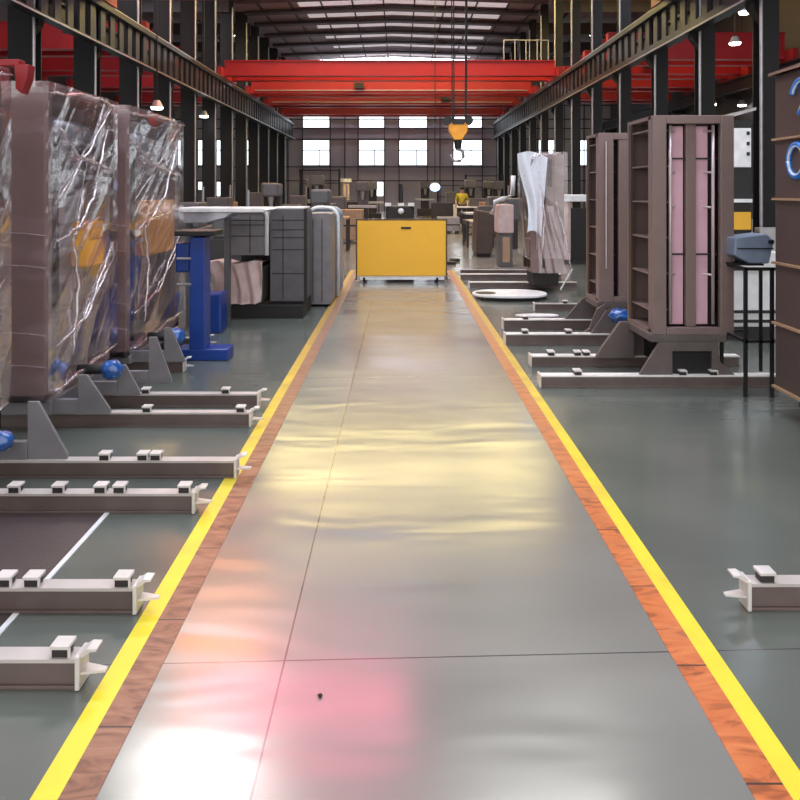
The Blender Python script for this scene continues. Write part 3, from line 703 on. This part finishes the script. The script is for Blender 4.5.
for yy in (3.7, 4.85):
    c = B(cx0+.1, cx0+.16, yy-.05, yy+.05, .08, .2).build('caster_fork', black, cb)
    MB().cyl((cx0+.11, yy, .055), (cx0+.15, yy, .055), .055, 16).build('caster_wheel', rubber, c)
cbx = B(2.98, 3.3, 4.5, 4.85, 2.455, 2.58).build('cream_box', cream, None, .01)
tag(cbx, 'cream box on top of the brown cabinet at the right edge', 'box')

# black stand, hopper and things behind it
bs = thing('black_stand', 'thin black frame stand on tall legs, left of the brown cabinet', 'stand', (2.9, 5.4, 0))
xa_, xb_ = pxX(745, 5.42), pxX(774, 5.42)
for x, y in ((xa_, 5.4), (xb_, 5.4), (xa_, 5.8)):
    if (x, y) == (xb_, 5.4): x = xb_-.02
    B(x-.012, x+.012, y, y+.024, 0, 1.0).build('leg', black, bs)
s = MB()
for z in (.98, .42): s.box(xa_, xb_, 5.4, 5.42, z, z+.022); s.box(xa_-.01, xa_+.01, 5.4, 5.8, z, z+.022); s.box(xa_, xb_, 5.8, 5.82, z, z+.022)
s.box(pxX(760, 5.42)-.01, pxX(760, 5.42)+.01, 5.4, 5.42, .2, .98); s.build('frame', black, bs)
B(xa_-.02, xb_-.01, 5.55, 5.82, 1.0, 1.015).build('shelf', black, bs)
bm_ = MB().ball((xa_+.0, 6.05, .86), .14, .12, .13, .3); bm_.cyl((xa_, 6.05, .75), (xa_, 6.05, .0), .05, 10); 
tag(bm_.build('black_motor', black, None, smooth=True), 'round black motor on a post behind the thin black stand', 'motor')
hp_ = thing('hopper_box', 'blue grey metal box with a round knob on top of the black stand', 'box', (xa_+.15, 5.68, 1.015))
MB().prism([(pxX(736, 5.55), 1.22), (pxX(735, 5.55), 1.08), (pxX(750, 5.55), 1.015), (pxX(770, 5.55), 1.015), (pxX(775, 5.55), 1.19), (pxX(768, 5.55), 1.25)], 'y', 5.56, 5.8).build('housing', bluegrey, hp_, .01)
B(pxX(738, 5.55), pxX(774, 5.55), 5.555, 5.56, 1.13, 1.14).build('seam', seam, hp_)
MB().cyl((pxX(771, 5.55), 5.53, 1.19), (pxX(771, 5.55), 5.56, 1.19), .018, 12).build('knob', black, hp_)

tc_ = thing('tool_cabinet', 'tall cabinet with white upper door, dark shelf and yellow drawer behind the black stand', 'cabinet', (5.2, 10.5, 0))
B(4.7, 5.14, 10.2, 10.9, 0, 2.62).build('carcass', black, tc_)
B(4.72, 5.12, 10.17, 10.2, 1.93, 2.5).build('upper_door', white, tc_, .01)
for z in (2.1, 2.25, 2.4): B(5.05, 5.09, 10.155, 10.17, z, z+.05).build('latch', black, tc_)
B(4.72, 5.12, 10.17, 10.2, 1.02, 1.28).build('drawer', yellowp, tc_, .01)
B(4.72, 5.1, 10.1, 10.2, 1.42, 1.47).build('shelf', white, tc_)
MB().prism([(4.7, 2.62), (5.18, 2.76), (5.18, 2.8), (4.7, 2.66)], 'y', 10.15, 10.9).build('sloping_top', galv, tc_)
tag(B(5.15, 5.9, 10.0, 10.15, 0, 1.06).build('metal_sheet', galv, None, .01), 'light grey metal sheet standing behind the black stand, at the foot of a near column', 'sheet')
whc = thing('white_pump', 'white cabinet with dark slots beside the black motor', 'cabinet', (3.6, 7.5, 0))
B(3.45, 4.0, 7.4, 8.0, .15, .95).build('housing', white, whc, .02)
s = MB()
for z in (.2, .3, .75): s.box(3.43, 4.02, 7.38, 7.4, z, z+.03)
s.build('slots', black, whc); B(3.5, 3.95, 7.45, 7.95, 0, .15).build('plinth', black, whc)

# ---------------------------------------------------------------- yellow screen cart
yc = thing('yellow_cart', 'yellow panelled cart with a dark slot standing across the aisle', 'cart', (.05, 12.2, 0))
xa_, xb_ = pxX(357, 12.04), pxX(446, 12.04)
B(xa_, xb_, 12.04, 12.12, .12, 1.08).build('front_panel', yellowp, yc, .01)
s = MB(); s.box(xa_, xb_, 12.12, 12.75, .12, .18); s.box(xa_-.02, xa_, 12.03, 12.14, .05, 1.1); s.box(xb_, xb_+.02, 12.03, 12.14, .05, 1.1); s.box(xa_, xb_, 12.035, 12.13, 1.08, 1.1)
s.build('frame', mauved, yc)
B(pxX(401, 12.04), pxX(411, 12.04), 12.025, 12.04, .93, .965).build('slot_plate', recess, yc)
B(xa_+.05, xb_-.03, 12.06, 12.1, .055, .12).build('base_bar', white, yc)
for x in (xa_+.12, xb_-.15):
    for y in (12.1, 12.65):
        MB().cyl((x-.02, y, .055), (x+.02, y, .055), .055, 14).build('wheel', rubber, yc)
bk = thing('black_machine', 'black machine with white caps standing behind the yellow cart', 'machine', (0, 14, 0))
B(pxX(386, 14), pxX(414, 14), 13.9, 14.5, 0, 1.28).build('body', black, bk, .03)
s = MB()
for px_ in (388, 401, 411): s.box(pxX(px_-3, 14), pxX(px_+3, 14), 13.86, 14.1, 1.28, 1.34)
s.build('cap', white, bk)
MB().cyl((pxX(401, 14), 14.1, 1.3), (pxX(401, 14), 14.1, 1.72), .05, 12, .03).build('post', black, bk)
MB().ball((pxX(401, 14), 13.88, 1.18), .06).build('white_ball', white, bk)

# ---------------------------------------------------------------- left middle: blue stand, cabinets
bl = thing('blue_stand', 'blue steel stand with a long foot beside the far wrapped machine', 'stand', (-1.88, 6.6, 0))
B(pxX(189, 6.55), pxX(205, 6.55), 6.55, 6.75, .1, 1.16).build('post', bluep, bl, .012)
B(pxX(176, 6.55), pxX(228, 6.55), 6.55, 6.78, 0, .11).build('foot', bluep, bl, .012)
B(pxX(174, 6.5), pxX(214, 6.5), 6.5, 6.85, 1.17, 1.22).build('cap_plate', black, bl, .008)
B(pxX(175, 6.6), pxX(189, 6.6), 6.6, 6.75, .82, 1.1).build('drive_box', bluep, bl, .02)
for z in (.96, .72): MB().cyl((pxX(176, 6.5), 6.53, z), (pxX(190, 6.5), 6.53, z), .012, 8).build('pin', galv, bl)
tag(B(pxX(200, 7.8), pxX(221, 7.8), 7.8, 8.1, 0, .44).build('blue_box', bluep, None, .02), 'small dark blue box on the floor behind the blue stand', 'box')

hd = thing('silver_hood', 'silver and white table with a rounded hood behind the blue stand', 'table', (-2.2, 8.3, 0))
zt_ = 1.375
s = MB().prism([(pxX(175, 8), zt_-.03), (pxX(262, 8), zt_-.03), (pxX(267, 8), zt_-.005), (pxX(262, 8), zt_+.02), (pxX(175, 8), zt_+.02)], 'y', 8.0, 8.7); s.build('table_top', white, hd, .008)
s = MB().prism([(pxX(177, 8), zt_-.03), (pxX(232, 8), zt_-.03), (pxX(224, 8), zt_-.1), (pxX(205, 8), zt_-.15), (pxX(177, 8), zt_-.16)], 'y', 8.02, 8.6); s.build('hood', silver, hd, .01)
for x in (-2.5, -2.05): B(x, x+.06, 8.2, 8.3, 0, zt_-.1).build('leg', greyd, hd)

def round_cab(name, x0, x1, y0, y1, z0, z1, r, m, label, lines=(), grid=(), trimm=None, feet=False, group='grey cabinets on the left'):
    t = thing(name, label, 'cabinet', ((x0+x1)/2, (y0+y1)/2, 0), group)
    pts = [(x0, z0), (x1, z0)] + [(x1-r+r*math.cos(a), z1-r+r*math.sin(a)) for a in [PI/2*i/6 for i in range(7)]] + [(x0+r-r*math.sin(a), z1-r+r*math.cos(a)) for a in [PI/2*i/6 for i in range(7)]]
    MB().prism(pts, 'y', y0, y1).build('body', m, t, .006)
    for z in lines: B(x0+.03, x1-.01, y0-.004, y0+.002, z-.005, z+.005).build('seam', seam, t)
    for x in grid: B(x-.005, x+.005, y0-.004, y0+.002, z0+.03, z1-.08).build('seam', seam, t)
    if trimm:
        n = len(pts); s = MB()
        P = [Vector((p[0], y0-.01, p[1])) for p in pts[1:]] + [Vector((pts[0][0], y0-.01, pts[0][1]))]
        s.tube(P, .028, 8); s.build('edge_trim', trimm, t, smooth=True)
    if z0 > .1:
        B(x0+.03, x1-.03, y0+(.55 if z0 > .5 else .05), y1-.02, .17, z0).build('plinth', black, t)
    return t
round_cab('grey_cabinet', pxX(229, 8.8), pxX(267, 8.8), 8.8, 9.56, .78, 1.36, .1, greyc, 'grey cabinet with seams and rounded top, above the pink cloth', (1.02, 1.16, 1.22), (pxX(250, 8.8),), white)
c2 = round_cab('grey_cabinet', pxX(270, 8.8), pxX(305, 8.8), 8.8, 9.5, .2, 1.36, .04, greyd, 'dark grey tall cabinet with grid seams and a pale top', (.55, .85, 1.0, 1.1, 1.22), (pxX(283, 8.8),), None)
B(pxX(272, 8.8), pxX(304, 8.8), 8.82, 9.4, 1.36, 1.385).build('top_cover', white, c2, .01)
B(pxX(304, 8.8), pxX(307, 8.8), 8.79, 8.83, .17, 1.36).build('corner_post', black, c2)
round_cab('grey_cabinet', pxX(307, 9.6), pxX(331, 9.6), 9.6, 10.3, .03, 1.28, .03, greyc, 'narrow grey cabinet standing just left of the white rimmed one', (), (pxX(313, 9.6), pxX(322, 9.6)))
round_cab('grey_cabinet', pxX(308, 10.4), pxX(338, 10.4), 10.4, 11.4, .03, 1.34, .16, bluegrey, 'rounded blue grey cabinet with a white rim at the aisle edge', (), (), white)
tag(B(pxX(222, 8.72), pxX(303, 8.72), 8.72, 9.57, 0, .17).build('black_pallet', black, None, .01), 'low black pallet under the grey cabinets', 'pallet')
# cloth heap over a box
dk = B(pxX(212, 8.8), pxX(262, 8.8), 8.85, 9.3, .17, .62).build('dark_crate', greyd, None, .02); tag(dk, 'dark crate under the pink cloth', 'crate')
def cloth(u, v):
    x = pxX(208, 8.75)+(pxX(262, 8.75)-pxX(208, 8.75))*u; 
    fold = .035*math.sin(u*26+v*7)+.03*noise.noise(Vector((u*5, v*5, 2)))
    if v < .6: z = .19+(.5)*(v/.6) + .03*math.sin(u*7); y = 8.80-.14*(1-v/.6)+fold
    else: z = .69-.03*(v-.6)+.02*math.sin(u*9); y = 8.80+(v-.6)*1.1+fold*.3
    return Vector((x+.06*math.sin(v*6)*(1-u), y, max(z-.0, .19+.1*max(0, .5-u)*(1-v))))
tag(MB().grid(cloth, 60, 40).build('cloth', clothm, None, smooth=True, solid=.006), 'pale pink cloth draped over a crate under the grey cabinet', 'cloth')

# ---------------------------------------------------------------- background machines
def workbench(x, y, wd_, m, label, top=None, h=.9, cat='workbench'):
    t = thing('workbench', label, cat, (x, y, 0), 'far workbenches')
    B(x-wd_/2, x+wd_/2, y-.35, y+.35, h-.06, h).build('bench_top', m, t, .008)
    for a in (-1, 1):
        for b_ in (-1, 1): B(x+a*(wd_/2-.05)-.03, x+a*(wd_/2-.05)+.03, y+b_*.3-.03, y+b_*.3+.03, 0, h-.06).build('leg', dark, t)
    B(x-wd_/2+.08, x+wd_/2-.08, y-.25, y+.25, .2, .24).build('lower_shelf', dark, t)
    if top: B(x-wd_*.2, x+wd_*.25, y-.2, y+.2, h, h+top).build('tool_box', greyd, t, .02)
    return t
def lathe(x, y, s, m, label, along='y'):
    t = thing('machine_tool', label, 'machine', (x, y, 0), 'far machine tools')
    B(x-.35*s, x+.35*s, y-.9*s, y+.9*s, 0, .7*s).build('bed', m, t, .03)
    B(x-.3*s, x+.3*s, y-.9*s, y-.2*s, .7*s, 1.25*s).build('head_stock', greyd, t, .04)
    MB().cyl((x, y-.2*s, .98*s), (x, y+.1*s, .98*s), .16*s, 16).build('chuck', galv, t)
    B(x-.2*s, x+.2*s, y+.5*s, y+.8*s, .7*s, 1.1*s).build('tail_stock', m, t, .03)
    MB().cyl((x+.33*s, y-.7*s, 1.25*s), (x+.33*s, y-.7*s, 1.6*s), .03, 8).build('lamp_post', galv, t)
    return t
def mill(x, y, s, m, label):
    t = thing('machine_tool', label, 'machine', (x, y, 0), 'far machine tools')
    B(x-.4*s, x+.4*s, y-.4*s, y+.4*s, 0, .35*s).build('base', m, t, .03)
    B(x-.2*s, x+.2*s, y, y+.38*s, .35*s, 1.7*s).build('upright', m, t, .04)
    B(x-.22*s, x+.22*s, y-.45*s, y+.3*s, 1.35*s, 1.7*s).build('head', greyd, t, .05)
    MB().cyl((x, y-.3*s, 1.35*s), (x, y-.3*s, 1.05*s), .08*s, 12, .04*s).build('spindle', galv, t)
    B(x-.5*s, x+.5*s, y-.45*s, y-.02*s, .75*s, .85*s).build('table', galv, t, .01)
    B(x-.15*s, x+.15*s, y-.3*s, y, .35*s, .75*s).build('knee', dark, t)
    return t
def crate(x, y, wx, wy, h, m, label):
    t = thing('crate', label, 'crate', (x, y, 0), 'far crates')
    B(x-wx/2, x+wx/2, y-wy/2, y+wy/2, .1, h).build('box', m, t, .01)
    s = MB()
    for q in (-.8, 0, .8): s.box(x+q*wx/2-.05, x+q*wx/2+.05, y-wy/2, y+wy/2, 0, .1)
    s.build('skid', dark, t)
    B(x-wx/2-.01, x+wx/2+.01, y-wy/2-.01, y+wy/2+.01, h*.5, h*.5+.05).build('strap', dark, t)
    return t
# left side
lathe(-3.2, 14.0, 1.0, dark, 'dark lathe on the left, first behind the grey cabinets')
mill(-1.75, 15.8, .95, greyc, 'grey milling machine near the aisle, left of the yellow cart')
lathe(-4.9, 17.0, 1.05, greyd, 'dark grey lathe behind the silver hood, in front of the left columns')
workbench(-2.0, 18.5, 1.4, tan, 'workbench with a dark tool box, left of the cart', .35)
mill(-3.6, 20.0, 1.05, dark, 'dark milling machine left of the pale pillar')
crate(-1.55, 21.5, .9, .8, 1.0, tan, 'tan crate beside the aisle left of the yellow cart')
lathe(-5.6, 22.5, 1.1, tan, 'tan lathe below the left row of columns')
mill(-4.9, 26.5, 1.1, black, 'black milling machine far left in front of the grid wall')
workbench(-3.0, 27, 1.8, galv, 'pale topped workbench far left of the aisle', .5)
mill(-1.5, 29, 1.15, greyd, 'far milling machine at the end of the left aisle line')
lathe(-6.2, 31, 1.2, greyc, 'far grey lathe against the left columns')
pp = thing('pale_pillar', 'pale pinkish cylinder pillar with a wider cap in front of the far wall', 'pillar', (pxX(346, 40), 40, 0))
MB().cyl((pxX(346, 40), 40, 0), (pxX(346, 40), 40, 2.05), .2, 18).build('shaft', clothm, pp, smooth=True)
MB().cyl((pxX(346, 40), 40, 2.05), (pxX(346, 40), 40, 2.25), .32, 18).build('cap', white, pp)
mill(pxX(372, 36), 36, 1.2, black, 'black machine before the low bright windows of the far wall')
lathe(-9.5, 24, 1.2, tan, 'tan machine in the left side bay between the columns')
mill(-10.5, 29, 1.3, greyd, 'grey milling machine in the left side bay')
lathe(-10.0, 36, 1.3, dark, 'farthest dark lathe in the left side bay')
for k, (y, m, s_) in enumerate(((33.5, dark, 'dark'), (38, greyd, 'grey'), (43, black, 'black'))):
    mill(-3.9-.6*k, y, 1.35, m, '%s press standing far back before the left half of the far wall' % s_)
workbench(-1.9, 40, 1.6, white, 'white topped table far back left of the aisle', .4)
# right side
def rolltable(x, y, m, label):
    t = thing('roller_table', label, 'table', (x, y, 0), 'roller tables right of the aisle')
    for a in (-.35, .35): B(x+a-.03, x+a+.03, y-.7, y+.7, .62, .74).build('side_beam', m, t)
    for i in range(6): MB().cyl((x-.32, y-.6+.24*i, .7), (x+.32, y-.6+.24*i, .7), .04, 10).build('roller', galv, t, smooth=True)
    for a in (-.35, .35):
        for b_ in (-.6, .6): B(x+a-.03, x+a+.03, y+b_-.03, y+b_+.03, 0, .62).build('leg', dark, t)
    return t
bc = thing('pallet_bin', 'dark brown metal bin on the floor, right of the far aisle', 'bin', (pxX(483, 17), 17, 0))
MB().prism([(pxX(476, 16.6), .08), (pxX(492, 16.6), .08), (pxX(495, 16.6), 1.05), (pxX(478, 16.6), 1.12)], 'y', 16.6, 17.6).build('body', mauved, bc, .02)
B(pxX(477, 16.6), pxX(491, 16.6), 16.7, 17.5, 0, .08).build('skid', black, bc)
hs = thing('hose_machine', 'white machine with a bent white duct, left of the film-hung upright', 'machine', (pxX(505, 14.5), 14.5, 0))
B(pxX(498, 14.5), pxX(514, 14.5), 14.5, 15.1, .7, 1.3).build('housing', clothm, hs, .03)
MB().tube([(pxX(492, 14.3), 14.4, 1.1), (pxX(496, 14.3), 14.4, 1.36), (pxX(505, 14.3), 14.5, 1.42), (pxX(514, 14.3), 14.5, 1.5), (pxX(515, 14.3), 14.5, 1.9)], .05, 10).build('duct', white, hs, smooth=True)
B(pxX(500, 14.5), pxX(513, 14.5), 14.55, 15.05, 0, .7).build('stand', greyd, hs, .02)
B(pxX(503, 14.5), pxX(510, 14.5), 14.53, 14.56, .1, .62).build('door', tan, hs)
rolltable(pxX(478, 20), 20.0, dark, 'dark roller table behind the brown bin')
workbench(pxX(487, 22), 22, 1.4, white, 'white topped bench right of the aisle with a tool box', .2)
rolltable(pxX(470, 27), 27.0, dark, 'dark roller table right of the person in yellow')
workbench(pxX(478, 30), 30, 1.8, white, 'long white topped bench right of the person in yellow', .35)
lathe(pxX(495, 25), 25, 1.1, greyd, 'dark grey lathe near the right columns, left of the wrapped upright')
mill(pxX(498, 34), 34, 1.2, dark, 'dark milling machine before the right end of the far wall')
lathe(pxX(452, 38), 38, 1.2, white, 'white lathe far back behind the person in yellow')
crate(pxX(448, 26), 26, .8, .8, .6, galv, 'pale crate just right of the yellow cart, far back')
crate(pxX(442, 33), 33, 1.0, .9, 1.0, dark, 'dark crate far back behind the hanging blue lamp')
for k, (px_, y) in enumerate(((451, 15.0), (455, 15.6))):
    o = B(pxX(px_-5, y), pxX(px_+5, y), y, y+.18, 0, .06).build('floor_block', black, None, .005)
    tag(o, ('black flat block on the floor right of the yellow cart', 'second black flat block on the floor, farther back right of the cart')[k], 'block')
for k, (px_, y, kind, m, lab) in enumerate((
    (300, 30, 'l', dark, 'dark lathe at the far left, just right of the last big left column'), (312, 36, 'm', black, 'black milling machine far left in front of the rack'),
    (345, 34.6, 'c', greyd, 'grey crate far back, left of the pale pillar'), (338, 25, 'l', black, 'black lathe left of the aisle, behind the rounded blue grey cabinet'),
    (352, 30, 'c', dark, 'dark crate beside the pale pillar'), (285, 24, 'c', greyd, 'grey crate behind the grey cabinets, near the left columns'),
    (470, 36, 'm', dark, 'dark milling machine far right of the person in yellow'), (488, 40, 'm', black, 'black milling machine before the rack at the far right'),
    (514, 20, 'l', dark, 'dark lathe behind the white machine with the bent duct'),
    (492, 29, 'c', tan, 'tan crate far right, among the roller tables'), (425, 44, 'm', dark, 'dark milling machine under the hanging blue lamp'))):
    x = pxX(px_, y)
    if kind == 'l': lathe(x, y, 1.1, m, lab)
    elif kind == 'm': mill(x, y, 1.25, m, lab)
    else: crate(x, y, 1.0, .9, 1.1, m, lab)
# storage racks before the far wall
def rack(x, y, wd_, label, n=4, hh=2.6):
    t = thing('storage_rack', label, 'rack', (x, y, 0), 'storage racks')
    for a in (-1, 1):
        for b_ in (-.3, .3): B(x+a*wd_/2-.04, x+a*wd_/2+.04, y+b_-.04, y+b_+.04, 0, hh).build('post', dark, t)
    for i in range(n):
        z = .3+i*(hh-.4)/(n-1)
        B(x-wd_/2, x+wd_/2, y-.32, y+.32, z, z+.05).build('shelf', dark, t)
    return t
rack(pxX(484, 46), 46, 2.4, 'dark storage rack before the far wall, left of the right columns')
rack(pxX(455, 49), 49, 2.4, 'farthest dark rack below the far wall windows right of the aisle', 3, 2.0)
rack(pxX(320, 47), 47, 2.6, 'dark storage rack before the far wall on the left', 4, 3.0)
# right bay behind the uprights
c = thing('side_cabinet', 'pale cabinet with a white beam on top, between the uprights on the right', 'cabinet', (pxX(574, 15), 15, 0))
B(pxX(561, 15), pxX(571, 15), 15, 15.6, .1, 1.35).build('left_door', clothm, c, .02)
B(pxX(571, 15), pxX(590, 15), 15.02, 15.6, .1, 1.2).build('carcass', black, c)
B(pxX(560, 15), pxX(590, 15), 14.9, 15.6, 1.35, 1.5).build('top_beam', white, c, .02)
s = MB(); s.box(pxX(562, 15), pxX(589, 15), 15.05, 15.55, 0, .1); s.build('plinth', dark, c)
c = thing('side_cabinet', 'dark cabinet behind the black motor and the nearest brown upright', 'cabinet', (6.2, 14.6, 0))
B(5.4, 6.6, 14.2, 15, 0, 1.9).build('carcass', greyd, c, .02); B(5.4, 6.6, 14.16, 14.2, 1.2, 1.8).build('door', black, c); B(5.4, 6.6, 14.16, 14.2, .9, .98).build('rail', white, c)
lathe(9.5, 19, 1.2, white, 'white lathe in the right side bay behind the near right column')
mill(10.5, 23.5, 1.3, galv, 'pale milling machine in the right side bay')
lathe(9.8, 29, 1.3, greyd, 'dark lathe in the right side bay, farther back')
mill(5.6, 19.5, 1.1, white, 'white machine inside the right columns, behind the uprights')
mill(5.0, 24.5, 1.2, greyd, 'grey machine inside the right columns, second behind the uprights')

# ---------------------------------------------------------------- person in yellow
def skinfig(name, verts, edges, radii, m, parent, sub=2):
    me = bpy.data.meshes.new(name); root = parent
    me.from_pydata([Vector(v) for v in verts], edges, []); me.materials.append(m)
    o = bpy.data.objects.new(name, me); COL.objects.link(o); o.parent = parent
    md = o.modifiers.new('skin', 'SKIN'); md.use_smooth_shade = True
    for i, r in enumerate(radii): me.skin_vertices[0].data[i].radius = (r, r) if not isinstance(r, tuple) else r
    me.skin_vertices[0].data[0].use_root = True
    s = o.modifiers.new('sub', 'SUBSURF'); s.levels = sub; s.render_levels = sub
    return o
P = thing('person', 'person in a yellow top and dark trousers standing far down the aisle', 'person', (pxX(462, 32), 32, 0))
bv = [(0,0,.92),(0,0,1.1),(0,0,1.32),(0,0,1.44),(0,-.02,1.53),(0,-.02,1.64),
      (.1,0,.86),(.12,-.03,.48),(.13,.02,.09),(.13,-.14,.04),(-.1,0,.86),(-.14,.02,.48),(-.15,.06,.09),(-.15,-.1,.04),
      (.2,0,1.38),(.26,-.02,1.12),(.24,-.16,.92),(.23,-.23,.86),(-.2,0,1.38),(-.27,0,1.12),(-.28,-.1,.88),(-.28,-.14,.8)]
be = [(0,1),(1,2),(2,3),(3,4),(4,5),(0,6),(6,7),(7,8),(8,9),(0,10),(10,11),(11,12),(12,13),(2,14),(14,15),(15,16),(16,17),(2,18),(18,19),(19,20),(20,21)]
br = [.14,.13,.15,.06,.075,.09,.09,.06,.045,.04,.09,.06,.045,.04,.06,.048,.035,.035,.06,.048,.035,.035]
skinfig('body', bv, be, br, skin, P)
skinfig('top', bv[:3]+[(0,0,1.42)]+[bv[14],bv[15],bv[18],bv[19]], [(0,1),(1,2),(2,3),(2,4),(4,5),(2,6),(6,7)], [.165,.155,.175,.08,.08,.065,.08,.065], hiv, P)
skinfig('trousers', [bv[0]]+[bv[6],bv[7],(.13,.01,.14)]+[bv[10],bv[11],(-.15,.05,.14)], [(0,1),(1,2),(2,3),(0,4),(4,5),(5,6)], [.16,.11,.08,.06,.11,.08,.06], trous, P)
MB().ball((P.location.x, 31.99, 1.70), .105, .12, .09).build('hair', black, P, smooth=True)
for q in (-1, 1): MB().ball((P.location.x+q*.15 if q < 0 else P.location.x+.13, 31.9, .045), .05, .13, .045).build('shoe', black, P, smooth=True)
